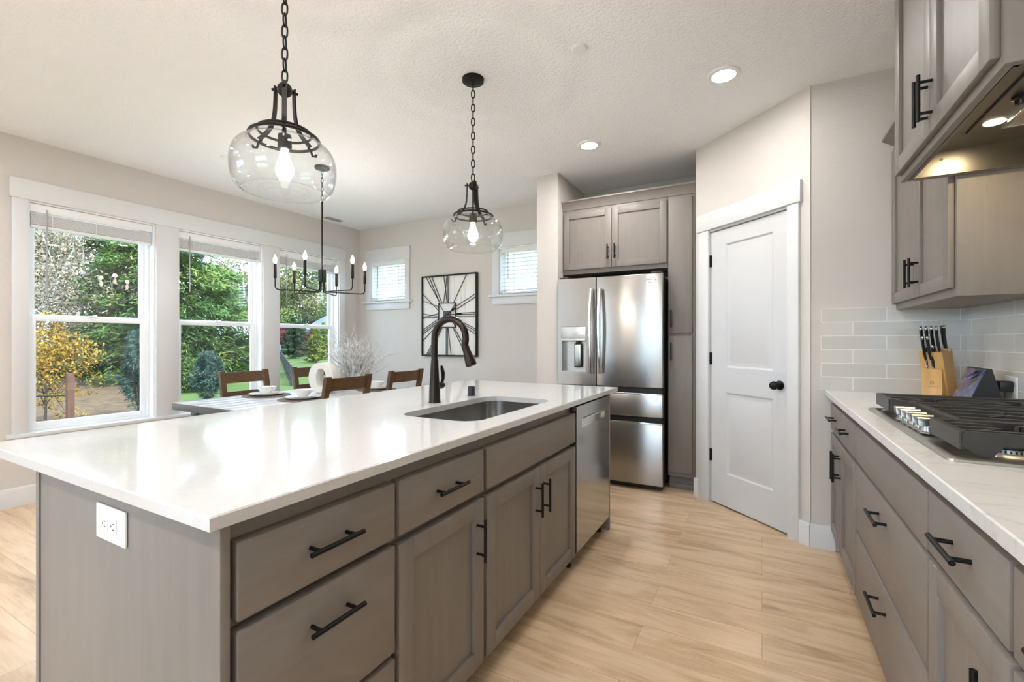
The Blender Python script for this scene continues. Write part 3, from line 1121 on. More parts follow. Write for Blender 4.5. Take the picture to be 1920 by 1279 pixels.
b.box(dx0 + 0.003, dx1 - 0.003, FYF + 0.060, FYF + 0.066, dz0, 1.222)
b.box(dx0 + 0.003, dx1 - 0.003, FYF + 0.001, FYF + 0.060, dz0, dz0 + 0.008)
b.build('dispenser_recess', m_steel_d, ld, smooth=False)
b = MB()
b.box(-1.463, -1.392, FYF + 0.030, FYF + 0.058, 0.99, 1.205, 0.010)
b.build('paddle_frame', m_darkgrey, ld)
MB().box(-1.456, -1.399, FYF + 0.026, FYF + 0.05, 1.0, 1.195, 0.008).build('dispenser_paddle', m_steel_d, ld)
MB().cyl((-1.428, FYF + 0.035, 1.205), (-1.428, FYF + 0.035, 1.228), 0.018).build('water_nozzle', m_blackplastic, ld)
for k in range(3):
    for s in (-1.558, -1.362):
        MB().box(s - 0.006, s + 0.006, FYF - 0.0036, FYF - 0.0028, 1.272 + k * 0.024, 1.280 + k * 0.024).build('control_icon', m_ventm, ld)
rd = MB().box(DXM + 0.003, DXR, FYF, FYF + 0.068, DZ0, DZ1, 0.006, 3).build('right_door', m_steel, r)
b = MB()
b.box(-0.826, -0.750, FYF - 0.003, FYF + 0.001, 1.697, 1.728, 0.001)
b.build('badge', m_chrome, rd)
b = MB()
b.box(-0.818, -0.758, FYF - 0.0036, FYF - 0.0028, 1.709, 1.717)
b.build('badge_lettering', m_steel_d, rd)
for x, par in ((-1.288, ld), (-1.210, rd)):
    pts = []
    for k in range(17):
        t = k / 16
        bow = math.sin(PI * t)
        pts.append((x, FYF - 0.030 - 0.030 * bow, 0.945 + 0.728 * t))
    b = MB()
    rows = []
    for i, p in enumerate(pts):
        w = 0.0165
        rows.append([(p[0] - w, p[1] + 0.004, p[2]), (p[0] - w * 0.6, p[1] - 0.007, p[2]), (p[0] + w * 0.6, p[1] - 0.007, p[2]), (p[0] + w, p[1] + 0.004, p[2]), (p[0] + w * 0.6, p[1] + 0.012, p[2]), (p[0] - w * 0.6, p[1] + 0.012, p[2])])
    b.grid(rows, close_v=True, cap=True)
    for z in (0.962, 1.656):
        b.box(x - 0.011, x + 0.011, FYF - 0.032, FYF + 0.001, z - 0.016, z + 0.016, 0.003)
    b.build('handle', m_chrome, par, angle=60)
for z0, z1, gap in ((0.602, 0.790, 0.836), (0.050, 0.552, 0.598)):
    d = MB().box(DXL, DXR, FYF, FYF + 0.068, z0, z1, 0.006, 3).build('drawer', m_steel, r)
    MB().box(DXL + 0.002, DXR - 0.002, FYF - 0.004, FYF + 0.006, z1 - 0.006, z1 + 0.006, 0.003).build('drawer_lip', m_chrome, d)
    MB().box(DXL + 0.01, DXR - 0.01, FYF + 0.03, FYF + 0.07, z1, gap).build('grip_recess', m_blackplastic, d)
for x in (-1.55, -0.75):
    MB().box(x - 0.04, x + 0.04, FYF + 0.01, FYF + 0.12, 1.772, 1.79, 0.004).build('hinge_cover', m_darkgrey, r)

CY = 3.95
r = thing('wall_cabinet', 'taupe two-door wall cabinet above the refrigerator', 'cabinet', (-1.614, CY, 0))
b = MB()
b.box(0.0, 0.930, 0, 0.565, 1.832, 2.415, 0.001)
b.build('body', m_cab, r, world=False)
door(r, 0.012, 0.459, 1.870, 2.388, 0.430, 2.003, 0.056, 0.13)
door(r, 0.462, 0.922, 1.870, 2.388, 0.493, 2.004, 0.056, 0.13)
r2 = thing('pantry_cabinet', 'tall narrow taupe pantry cabinet right of the refrigerator', 'cabinet', (-0.682, CY, 0))
b = MB()
b.box(0, 0.214, 0, 0.565, 0.115, 2.415, 0.001)
b.box(0.002, 0.214, 0.06, 0.565, 0.0, 0.115)
b.build('body', m_cab, r2, world=False)
d = MB().box(0.004, 0.188, -0.020, -0.0005, 1.287, 2.395, 0.0035).build('door', m_cab, r2, world=False)
pull(0.030, 1.405, 0.146, True, d)
d = MB().box(0.004, 0.188, -0.020, -0.0005, 0.150, 1.263, 0.0035).build('door', m_cab, r2, world=False)
pull(0.030, 1.138, 0.146, True, d)
MB().box(0.002, 0.213, 0.046, 0.060, 0.0, 0.045, 0.004).build('toe_moulding', m_cab, r2, world=False)


def crown(run_axis, a, bb, base, z0, out, h, sign):
    """angled crown profile in (outward, z)"""
    prof = [(0.0, z0), (0.006, z0), (0.010, z0 + 0.012), (out - 0.012, z0 + h - 0.018), (out, z0 + h - 0.012), (out, z0 + h), (0.0, z0 + h)]
    b = MB()
    b.prism([(base + sign * p, z) for p, z in prof], run_axis, a, bb)
    return b


o = crown('X', -1.614, -0.466, CY, 2.417, 0.050, 0.080, -1).build('crown_moulding', m_cab)
tag(o, 'taupe crown moulding along the top of the refrigerator cabinets', 'crown moulding')

# ------------------------------------------------------------------ cooktop run
RX, RT, RB = 0.370, 0.906, 0.128
RW = 0.945


def rr(name, label, cat, y1, **k):
    return thing(name, label, cat, (RX, y1, 0), -R90, **k)


RD = RW - RX - 0.012
r = rr('base_cabinet', 'taupe two-door base cabinet with two drawers at the far end of the cooktop run', 'cabinet', 3.232)
base_body(0.812, RD, RB - 0.02, RT, r)
drawer(r, 0.004, 0.352, 0.714, 0.862, 0.795, 0.190)
drawer(r, 0.364, 0.800, 0.714, 0.862, 0.795, 0.585)
door(r, 0.004, 0.356, RB, 0.695, 0.330, 0.575, yb=0.0115)
door(r, 0.360, 0.800, RB, 0.695, 0.392, 0.575, yb=0.0115)
r = rr('drawer_base_cabinet', 'wide taupe drawer cabinet below the cooktop', 'cabinet', 2.419)
base_body(0.968, RD, RB - 0.02, RT, r, hollow=True)
drawer(r, 0.010, 0.960, 0.715, 0.864, name='false_front')
drawer(r, 0.010, 0.960, 0.430, 0.700, 0.634, 0.500, L=0.156)
drawer(r, 0.010, 0.960, RB, 0.414, 0.340, 0.490, L=0.156)
r = rr('base_cabinet', 'taupe cabinet with one drawer over a door beside the wide cooktop drawers', 'cabinet', 1.450)
base_body(0.420, RD, RB - 0.02, RT, r)
drawer(r, 0.006, 0.412, 0.720, 0.868, 0.802, 0.215)
door(r, 0.006, 0.412, RB, 0.702, 0.388, 0.590, yb=0.0115)
r = rr('base_cabinet', 'taupe cabinet at the very edge of the photo below the cooktop counter', 'cabinet', 1.029)
base_body(0.440, RD, RB - 0.02, RT, r)
drawer(r, 0.008, 0.432, 0.720, 0.868, 0.802, 0.22)
door(r, 0.008, 0.432, RB, 0.702, 0.40, 0.59, yb=0.0115)
CT0, CT1 = RT, 0.936
CUT = (0.425, 0.875, 1.50, 2.38)
tag(slab_with_hole(0.325, 0.936, 0.575, 3.240, CT0, CT1, CUT, 0.02).build('countertop', m_marble, angle=25), 'white veined quartz countertop around the gas cooktop', 'countertop')

# cooktop
r = thing('gas_cooktop', 'stainless steel gas cooktop with black grates', 'cooktop', (0.65, 1.94, CT1))
b = MB()
prof_o = rrect(0.390, 0.915, 1.462, 2.418, 0.012, CT1 + 0.0005, 4)
prof_1 = rrect(0.392, 0.913, 1.464, 2.416, 0.012, CT1 + 0.006, 4)
prof_2 = rrect(0.400, 0.905, 1.474, 2.406, 0.012, CT1 + 0.010, 4)
prof_3 = rrect(0.412, 0.893, 1.486, 2.394, 0.02, CT1 + 0.009, 4)
prof_4 = rrect(0.418, 0.887, 1.492, 2.388, 0.02, CT1 + 0.003, 4)
b.grid([prof_o, prof_1, prof_2, prof_3, prof_4], close_v=True, cap=True)
b.box(0.435, 0.865, 1.51, 2.37, CT1 - 0.06, CT1 + 0.002)
b.build('base', m_steel_d, r)
for bx, by, br in ((0.545, 1.612, 0.036), (0.775, 1.612, 0.045), (0.665, 1.910, 0.060), (0.545, 2.235, 0.036), (0.775, 2.235, 0.045)):
    b = MB()
    b.lathe([(br * 1.75, 0.003), (br * 1.6, 0.007), (br * 1.15, 0.009), (br * 1.12, 0.018), (br * 0.9, 0.019)], (bx, by, CT1), 28)
    bo = b.build('burner', m_burner, r)
    b = MB()
    for k in range(28):
        a = 2 * PI * k / 28
        b.bar((bx + br * 1.14 * math.cos(a), by + br * 1.14 * math.sin(a), CT1 + 0.0135), (bx + br * 1.17 * math.cos(a), by + br * 1.17 * math.sin(a), CT1 + 0.0135), 0.004, 0.007)
    b.build('flame_ports', m_blackplastic, bo, smooth=False)
    MB().lathe([(0.001, 0.019), (br, 0.019), (br * 1.04, 0.022), (br * 1.0, 0.028), (br * 0.6, 0.030), (0.001, 0.030)], (bx, by, CT1), 28).build('burner_cap', m_castiron, bo)
GT = 1.005


def grate(y0, y1, xf, burners, cham=None):
    """cast grate: outer frame, fingers to the burners, feet"""
    b = MB()
    w, h = 0.012, 0.030
    xb = 0.885
    if cham == 'far':      # chamfer at low-y front corner
        fr = [(xf, y1), (xf, y0 + 0.125), (0.488, y0), (xb, y0), (xb, y1)]
    elif cham == 'near':
        fr = [(xf, y1 - 0.125), (xf, y0), (xb, y0), (xb, y1), (0.488, y1)]
    else:
        fr = [(xf, y0), (xb, y0), (xb, y1), (xf, y1)]
    n = len(fr)
    for i in range(n):
        p, q = fr[i], fr[(i + 1) % n]
        hh = 0.046 if (cham == 'far' and i == 1) else h
        b.bar((*p, GT - hh / 2), (*q, GT - hh / 2), w, hh)
    # long top bars running front to back, tops slightly proud
    m = 4
    for k in range(m):
        y = y0 + (y1 - y0) * (k + 0.5) / m
        x0 = xf
        if cham == 'far' and y < y0 + 0.125:
            x0 = 0.488 - (0.488 - xf) * (y - y0) / 0.125
        if cham == 'near' and y > y1 - 0.125:
            x0 = 0.488 - (0.488 - xf) * (y1 - y) / 0.125
        gaps = sorted(bx for bx, by, br in burners if abs(by - y) < 0.030)
        segs = []
        s = x0
        for g in gaps:
            segs.append((s, g - 0.03))
            s = g + 0.03
        segs.append((s, xb))
        for s0, s1 in segs:
            b.bar((s0, y, GT - 0.008), (s1, y, GT - 0.008), 0.017, 0.018)
    for bx, by, br in burners:
        for a in (0.25, 0.75, 1.25, 1.75):
            ca, sa = math.cos(a * PI), math.sin(a * PI)
            yy = y0 if sa < 0 else y1
            L = abs((yy - by) / sa)
            b.bar((bx + ca * 0.03, by + sa * 0.03, GT - 0.009), (bx + ca * min(L, 0.12), by + sa * min(L, 0.12), GT - 0.009), 0.009, 0.018)
    # feet and end walls sloping down to the cooktop
    for yy in (y0, y1):
        poly = [(0.488 if (cham == 'far' and yy == y0) or (cham == 'near' and yy == y1) else xf, GT - 0.003)]
        x0 = poly[0][0]
        poly = [(x0 - 0.004, GT - 0.004), (x0 - 0.006, GT - 0.034), (x0 + 0.026, CT1 + 0.010), (x0 + 0.046, CT1 + 0.010), (x0 + 0.072, GT - 0.026), (x0 + 0.072, GT - 0.004)]
        b.prism(poly, 'Y', yy - 0.0072, yy + 0.0072)
        b.box(xb - 0.04, xb + 0.004, yy - 0.0072, yy + 0.0072, CT1 + 0.009, GT - 0.002)
    if cham in ('far', 'near'):
        ya, yb2 = (y0 + 0.125, y1) if cham == 'far' else (y0, y1 - 0.125)
        b.box(xf - 0.0085, xf + 0.0075, ya, yb2, GT - 0.046, GT - 0.0015, 0.002)
    else:
        b.box(xf - 0.0085, xf + 0.0075, y0 - 0.001, y1 + 0.001, GT - 0.046, GT - 0.0015, 0.002)
    return b


gr = grate(1.500, 1.727, 0.430, [(0.545, 1.612, 0.036), (0.775, 1.612, 0.045)], 'square').build('grate', m_castiron, r, smooth=False)
gr = grate(1.734, 2.082, 0.488, [(0.665, 1.910, 0.06)], None).build('grate', m_castiron, r, smooth=False)
gr = grate(2.088, 2.430, 0.430, [(0.545, 2.235, 0.036), (0.775, 2.235, 0.045)], 'far').build('grate', m_castiron, r, smooth=False)
for k in range(5):
    y = 1.822 + k * 0.0655
    b = MB()
    b.lathe([(0.0245, 0.0095), (0.0245, 0.014), (0.0215, 0.0155), (0.0200, 0.030), (0.017, 0.033)], (0.441, y, CT1), 24)
    ko = b.build('knob', m_knob, r)
    b = MB()
    rows = []
    for q, (hw_, z0_, z1_) in enumerate(((0.020, 0.030, 0.040), (0.0245, 0.031, 0.0525), (0.026, 0.034, 0.056), (0.026, 0.034, 0.056), (0.0245, 0.031, 0.0525), (0.020, 0.030, 0.040))):
        yy = y + (-0.0135, -0.012, -0.008, 0.008, 0.012, 0.0135)[q]
        rows.append([(0.441 - hw_, yy, CT1 + z0_), (0.441 + hw_, yy, CT1 + z0_), (0.441 + hw_ * 1.06, yy, CT1 + z1_), (0.441 - hw_ * 1.06, yy, CT1 + z1_)])
    b.grid(rows, close_v=True, cap=True)
    b.build('knob_grip', m_knob, ko)

# wall cabinets on the cooktop side
UX = 0.651
r = thing('wall_cabinet', 'taupe two-door wall cabinet above the knife block', 'cabinet', (UX, 3.248, 0), -R90)
MB().box(0, 0.902, 0, RW - UX - 0.010, 1.395, 2.30, 0.0015).build('body', m_cab, r, world=False)
door(r, 0.006, 0.459, 1.428, 2.275, 0.425, 1.543, 0.056, 0.135)
door(r, 0.462, 0.882, 1.428, 2.275, 0.500, 1.540, 0.056, 0.135)
b = crown('Y', 2.35, 3.248, UX, 2.293, 0.062, 0.055, -1)
tag(b.build('crown_moulding', m_cab), 'short taupe crown moulding on the wall cabinet above the knife block', 'crown moulding')
HX = 0.484
HY1, HW = 2.345, 0.896
r = thing('hood_cabinet', 'deep taupe two-door cabinet enclosing the range hood', 'cabinet', (HX, HY1, 0), -R90)
D = RW - HX - 0.012
b = MB()
b.box(0, 0.020, 0, D, 1.853, 2.70, 0.001)
b.box(HW - 0.020, HW, 0, D, 1.853, 2.70, 0.001)
b.box(0.020, HW - 0.020, 0, 0.020, 1.853, 2.70, 0.001)
b.box(0.020, HW - 0.020, 0.020, D, 2.10, 2.70)
b.build('body', m_cab, r, world=False)
door(r, 0.008, 0.444, 1.878, 2.68, 0.424, 1.985, 0.060, 0.146)
door(r, 0.447, 0.876, 1.878, 2.68, 0.470, 1.985, 0.060, 0.146)
# hood insert
r = thing('range_hood', 'stainless steel range hood insert with a lit lamp under the hood cabinet', 'range hood', (0.715, 1.9, 1.857))
b = MB()
hx0, hx1, hy0, hy1, hz0, hz1 = 0.508, 0.928, 1.472, 2.322, 1.857, 1.948
b.box(hx0, hx1, hy0, hy1, hz1, hz1 + 0.004)
b.box(hx0, hx0 + 0.003, hy0, hy1, hz0, hz1)
b.box(hx1 - 0.003, hx1, hy0, hy1, hz0, hz1)
b.box(hx0, hx1, hy0, hy0 + 0.003, hz0, hz1)
b.box(hx0, hx1, hy1 - 0.003, hy1, hz0, hz1)
b.box(hx0 - 0.001, hx1 + 0.001, hy1 - 0.010, hy1 + 0.001, hz0 - 0.003, hz0 + 0.003, 0.001)
b.box(hx0 - 0.001, hx1 + 0.001, hy0 - 0.001, hy0 + 0.010, hz0 - 0.003, hz0 + 0.003, 0.001)
b.box(hx0 - 0.001, hx0 + 0.010, hy0, hy1, hz0 - 0.003, hz0 + 0.003, 0.001)
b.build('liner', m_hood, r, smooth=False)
b = MB()
b.box(0.622, 0.626, 1.62, 2.155, hz1 - 0.006, hz1 + 0.001)
b.build('panel_seam', m_blackplastic, r, smooth=False)
b = MB()
b.box(0.714, 0.905, 1.60, 2.137, hz1 - 0.007, hz1 + 0.001)
fo = b.build('grease_filter', m_mesh, r, smooth=False)
b = MB()
for x0, x1, y0, y1 in ((0.706, 0.716, 1.592, 2.147), (0.903, 0.913, 1.592, 2.147), (0.716, 0.903, 1.592, 1.602), (0.716, 0.903, 2.137, 2.147)):
    b.box(x0, x1, y0, y1, hz1 - 0.010, hz1 + 0.001, 0.001)
b.build('filter_frame', m_chrome, fo, smooth=False)
for y in (2.099, 1.70):
    b = MB().lathe([(0.001, -0.002), (0.026, -0.002), (0.028, 0.0)], (0.676, y, hz1), 24)
    lo = b.build('lamp_lens', m_hoodlens, r)
    area_light('hood_lamp', (0.676, y, hz1 - 0.004), (0, 0, 0), 0.05, 0.05, 1.35, (1.0, 0.82, 0.50), 'DISK')
b = MB()
b.lathe([(0.018, 0.0), (0.018, -0.006), (0.011, -0.010), (0.010, -0.022), (0.001, -0.024)], (0.671, 1.915, hz1), 20)
b.build('control_knob', m_blackplastic, r)
b = MB()
b.cyl((0.600, hy1 - 0.004, 1.915), (0.600, hy1 - 0.007, 1.915), 0.005, seg=10)
b.build('screw', m_chrome, r)

# ------------------------------------------------------------------ things on the cooktop counter
KS = 1.13
KM = Matrix.Translation((0.790, 3.100, CT1)) @ Matrix.Rotation(math.radians(-33), 4, 'Z') @ Matrix.Scale(KS, 4)
r = thing('knife_block', 'slanted pale wood knife block in the counter corner', 'knife block', (0.790, 3.100, CT1), math.radians(-33))
r.scale = (KS, KS, KS)
b = MB()
hw = 0.041
b.prism([(0.088, 0.0), (0.020, 0.222), (-0.030, 0.222), (-0.030, 0.212), (-0.082, 0.205), (-0.012, 0.0)], 'X', -hw, hw)
b.build('block', m_block, r, world=False)
b = MB()
fr = [(-0.062, 0.0), (-0.058, 0.03), (-0.055, 0.06), (-0.056, 0.09), (-0.062, 0.128)]
b.prism(fr + [(-0.040, 0.136), (-0.012, 0.0)], 'X', -hw + 0.002, hw - 0.008)
b.build('front_step', m_block, r, world=False)
b = MB()
for k in range(20):
    a = 2 * PI * k / 20
    b.box(0.0 + 0.006 * math.cos(a) - 0.0006 - 0.003, 0.006 * math.cos(a) + 0.0006 - 0.003, -0.0575, -0.0555, 0.068 + 0.006 * math.sin(a) - 0.0006, 0.068 + 0.006 * math.sin(a) + 0.0006)
b.box(-0.021, 0.015, -0.0572, -0.0548, 0.0495, 0.0505)
b.build('engraved_mark', mat('burnt_mark', (0.40, 0.21, 0.07), 0.6), r, world=False, smooth=False)


def knife(lx, ly, lz, lean, L, w, label, big=False):
    base = KM @ Vector((lx, ly, lz))
    root = thing('kitchen_knife', label, 'knife', tuple(base), math.radians(-33), group='knives in the block')
    root.scale = (KS, KS, KS)
    d = Vector((0, -math.sin(lean), math.cos(lean)))
    n = Vector((0, math.cos(lean), math.sin(lean)))
    b = MB()
    rows = []
    prof = [(0.0, 0.75), (0.10, 0.8), (0.35, 1.0), (0.65, 0.92), (0.88, 1.1), (1.0, 0.95)]
    for t, s in prof:
        c = d * (L * t) + n * (0.006 * math.sin(t * PI) * (-1))
        hw2, ht = w * 0.36 * s, w * s * 0.62
        rows.append([tuple(c + Vector((math.cos(a) * hw2, 0, 0)) + n * (math.sin(a) * ht)) for a in [2 * PI * k / 10 for k in range(10)]])
    b.grid(rows, close_v=True, cap=True)
    h = b.build('handle', m_blackplastic, root, world=False)
    if big:
        b = MB()
        b.tube([tuple(d * -0.012), tuple(d * 0.004)], w * 0.75, 14)
        b.build('bolster', m_chrome, root, world=False)
        b = MB()
        b.tube([tuple(d * (L - 0.002)), tuple(d * (L + 0.004))], w * 0.5, 14)
        b.build('end_cap', m_chrome, root, world=False)
        return
    b = MB()
    c = d * L
    rows = []
    for t, s in ((-0.004, 1.0), (0.006, 1.0), (0.010, 0.7)):
        q = d * (L + t)
        rows.append([tuple(q + Vector((math.cos(a) * w * 0.38 * s, 0, 0)) + n * (math.sin(a) * w * 0.66 * s)) for a in [2 * PI * k / 12 for k in range(12)]])
    b.grid(rows, close_v=True, cap=True)
    b.build('end_cap', m_chrome, root, world=False)
    b = MB()
    rows = []
    for t, s in ((-0.030, 0.9), (0.0, 0.9), (0.006, 0.8)):
        q = d * t
        rows.append([tuple(q + Vector((math.cos(a) * w * 0.36 * s, 0, 0)) + n * (math.sin(a) * w * 0.62 * s)) for a in [2 * PI * k / 12 for k in range(12)]])
    b.grid(rows, close_v=True, cap=True)
    b.build('bolster', m_chrome, root, world=False)
    b = MB()
    for t in (0.25, 0.5, 0.75):
        q = d * (L * t) + n * (-0.006 * math.sin(t * PI))
        b.cyl(tuple(q + Vector((-w * 0.37, 0, 0))), tuple(q + Vector((w * 0.37, 0, 0))), 0.0022, seg=8)
    b.build('rivets', m_chrome, h, world=False)


LN = 0.36
for k, (lx, lab) in enumerate(((-0.030, 'black handled knife at the outer end of the back row in the block'), (-0.012, 'black handled knife second from the outer end of the back row'), (0.006, 'black handled knife third from the outer end of the back row'), (0.023, 'black handled knife of the back row beside the thick plain handle'))):
    knife(lx, -0.050, 0.207, LN, 0.108, 0.0155, lab)
knife(0.029, -0.008, 0.222, 0.33, 0.100, 0.022, 'thick plain black handle rising from the rear of the knife block', big=True)
for lx, lab in ((-0.019, 'small black knife of the middle pair nearer the outer side of the block'), (-0.001, 'small black knife of the middle pair nearer the thick plain handle')):
    knife(lx, -0.0685, 0.168, LN - 0.02, 0.105, 0.0135, lab)
for lx, lab in ((-0.017, 'riveted steak knife in the front step nearer the outer side of the block'), (0.006, 'riveted steak knife in the front step nearer the thick plain handle')):
    knife(lx, -0.052, 0.132, 0.20, 0.098, 0.0135, lab)

r = thing('smart_display', 'black wedge-shaped smart display beside the knife block', 'smart display', (0.83, 2.76, CT1 + 0.0005))
PR = [(0.772, 0.9365), (0.834, 1.106), (0.850, 1.106), (0.892, 0.9365)]
MB().prism(PR, 'Y', 2.662, 2.872).build('body', m_blackplastic, r)
nx, nz = -(1.106 - 0.9365), (0.834 - 0.772)
nl = math.hypot(nx, nz)
nx, nz = nx / nl * 0.0015, nz / nl * 0.0015
q0 = (0.772 + 0.06 * 0.062, 0.9365 + 0.06 * 0.1695)
q1 = (0.834 - 0.03 * 0.062, 1.106 - 0.03 * 0.1695)
MB().prism([(q0[0], q0[1]), (q1[0], q1[1]), (q1[0] + nx, q1[1] + nz), (q0[0] + nx, q0[1] + nz)], 'Y', 2.668, 2.866).build('screen', m_screen, r, smooth=False)
OM = Matrix.Translation((0.937, 2.742, 1.015)) @ Matrix.Rotation(-R90, 4, 'Z')
outlet('wall_outlet', 'white outlet plate on the tiles behind the smart display', OM, [(-0.023, 0), (0.023, 0)], 0.116, 0.118)
r = thing('plug_adapter', 'black charger plugged into the outlet behind the smart display', 'charger', (0.905, 2.72, 1.03))
MB().box(0.884, 0.9275, 2.694, 2.738, 1.008, 1.054, 0.005).build('body', m_blackplastic, r)
MB().tube(fillet([(0.906, 2.716, 1.008), (0.906, 2.716, 0.965), (0.915, 2.70, 0.942), (0.910, 2.79, 0.9405), (0.897, 2.80, 0.95), (0.884, 2.80, 0.955)], 0.02), 0.0022, 8).build('cable', m_blackplastic, r)

# ------------------------------------------------------------------ pendant lamps
def chain(b, x, y, z0, z1, link_l=0.036, wire=0.0028, hw=0.0085):
    n = max(2, int(round((z1 - z0) / (link_l - 2.2 * wire))))
    step = (z1 - z0) / n
    for k in range(n):
        zc = z0 + step * (k + 0.5)
        a = 0.5 + (PI / 2 if k % 2 else 0)
        ca, sa = math.cos(a), math.sin(a)
        hl = step / 2 + wire
        pts = []
        for i in range(14):
            t = 2 * PI * i / 14
            u = hw * math.cos(t)
            v = math.copysign(abs(math.sin(t)) ** 0.75, math.sin(t)) * hl
            pts.append((x + u * ca, y + u * sa, zc + v))
        b.tube(pts, wire, 6, closed=True)


def pendant(x, y, label, energy):
    root = thing('pendant_lamp', label, 'pendant lamp', (x, y, CEIL), group='glass pendant lamps over the island')
    MB().lathe([(0.001, -0.030), (0.012, -0.030), (0.016, -0.024), (0.056, -0.022), (0.062, -0.018), (0.063, 0.0)], (x, y, CEIL), 36).build('canopy', m_iron, root)
    b = MB()
    chain(b, x, y, 2.150, 2.715, 0.047, 0.0033, 0.0098)
    b.build('chain', m_iron, root)
    b = MB()
    b.sphere((x, y, 2.122), 0.0255, 1.0, 20)
    b.tube([(x, y, 2.145), (x, y, 2.152)], 0.006, 8)
    b.build('ball', m_iron, root)
    b = MB()
    b.cyl((x, y, 2.10), (x, y, 1.962), 0.0055, seg=10)
    b.build('rod', m_iron, root)
    zr, zb = 1.944, 1.966
    for k in range(3):
        a = math.radians(203 + 120 * k)
        ca, sa = math.cos(a), math.sin(a)
        pr = bez((0.034, 0, 2.138), (0.036, 0, 2.01), (0.038, 0, 1.99), (0.098, 0, zr + 0.006), 14)
        rows = []
        for i, p in enumerate(pr):
            rows.append([(x + ca * (p[0] + dr) - sa * dw2, y + sa * (p[0] + dr) + ca * dw2, p[2] + dz) for dr, dw2, dz in ((-0.003, -0.008, -0.002), (0.003, -0.008, 0.002), (0.003, 0.008, 0.002), (-0.003, 0.008, -0.002))])
        b = MB()
        b.grid(rows, close_v=True, cap=True)
        b.cyl((x + ca * 0.020, y + sa * 0.020, 2.126), (x + ca * 0.048, y + sa * 0.048, 2.126), 0.005, seg=8)
        b.build('strap', m_iron, root)
        b = MB()
        b.tube([(x + ca * 0.088, y + sa * 0.088, zr + 0.004), (x + ca * 0.100, y + sa * 0.100, zr - 0.008), (x + ca * 0.106, y + sa * 0.106, zr - 0.024), (x + ca * 0.120, y + sa * 0.120, zr - 0.022), (x + ca * 0.122, y + sa * 0.122, zr - 0.014)], 0.0045, 6)
        b.build('clip', m_iron, root)
    b = MB()
    for rr_, zz, ww in ((0.088, zr + 0.026, 0.0045), (0.114, zr + 0.004, 0.0055)):
        b.tube([(x + rr_ * math.cos(2 * PI * k / 48), y + rr_ * math.sin(2 * PI * k / 48), zz) for k in range(48)], ww, 6, closed=True)
    b.build('ring', m_iron, root)
    b = MB()
    prof = [(0.112, zr - 0.002), (0.116, zr - 0.012), (0.128, zr - 0.020)]
    prof += [(p[0], p[2]) for p in bez((0.128, 0, zr - 0.020), (0.168, 0, zr - 0.032), (0.180, 0, zr - 0.090), (0.171, 0, zr - 0.150), 14)][1:]
    prof += [(p[0], p[2]) for p in bez((0.171, 0, zr - 0.150), (0.164, 0, zr - 0.195), (0.150, 0, zr - 0.206), (0.140, 0, zr - 0.208), 8)][1:]
    prof += [(0.1385, zr - 0.2125), (0.1365, zr - 0.2100)]
    prof = [(q[0], zr + (q[1] - zr) * 0.895) for q in prof]
    full = prof + [(q[0] - 0.0032, q[1]) for q in prof[::-1]]
    b.lathe(full + [full[0]], (x, y, 0), 56, cap=False)
    b.build('glass_shade', m_shade, root, angle=50)
    b = MB()
    b.lathe([(0.010, zb - 0.002), (0.022, zb - 0.006), (0.0235, zb - 0.05), (0.021, zb - 0.056)], (x, y, 0), 20)
    so = b.build('socket', m_iron, root)
    prof = [(0.013, zb - 0.052), (0.0135, zb - 0.068), (0.022, zb - 0.095), (0.031, zb - 0.125), (0.030, zb - 0.143), (0.020, zb - 0.160), (0.006, zb - 0.168)]
    MB().lathe(prof, (x, y, 0), 20, cap=True).build('bulb', m_bulbglow, root, angle=60)
    d = bpy.data.lights.new('pendant_light', 'POINT')
    d.energy = energy
    d.color = (1.0, 0.94, 0.86)
    d.shadow_soft_size = 0.02
    o = bpy.data.objects.new('pendant_light', d)
    o.location = (x, y, zb - 0.20)
    COL.objects.link(o)


pendant(-1.500, 1.052, 'clear glass pendant lamp above the near half of the island', 6.0)
pendant(-1.471, 2.226, 'clear glass pendant lamp above the island sink with its ceiling canopy visible', 6.0)

# ------------------------------------------------------------------ chandelier
CX, CYY = -3.372, 2.722
r = thing('chandelier', 'black six-arm candle chandelier above the dining table', 'chandelier', (CX, CYY, CEIL))
b = MB()
b.lathe([(0.001, -0.028), (0.014, -0.028), (0.018, -0.022), (0.058, -0.020), (0.062, -0.016), (0.062, 0.0)], (CX, CYY, CEIL), 32)
b.build('canopy', m_iron, r)
b = MB()
chain(b, CX, CYY, 2.455, 2.717, 0.042, 0.003, 0.009)
b.build('chain', m_iron, r)
MB().cyl((CX, CYY, 2.458), (CX, CYY, 1.85), 0.0075, seg=12).build('rod', m_iron, r)
HZ = 1.845
b = MB()
for k in range(6):
    a = math.radians(1 + 60 * k)
    b.cyl((CX + 0.021 * math.cos(a), CYY + 0.021 * math.sin(a), HZ - 0.105), (CX + 0.021 * math.cos(a), CYY + 0.021 * math.sin(a), HZ), 0.012, seg=12)
b.cyl((CX, CYY, HZ - 0.10), (CX, CYY, HZ + 0.005), 0.012, seg=12)
b.build('hub', m_iron, r)
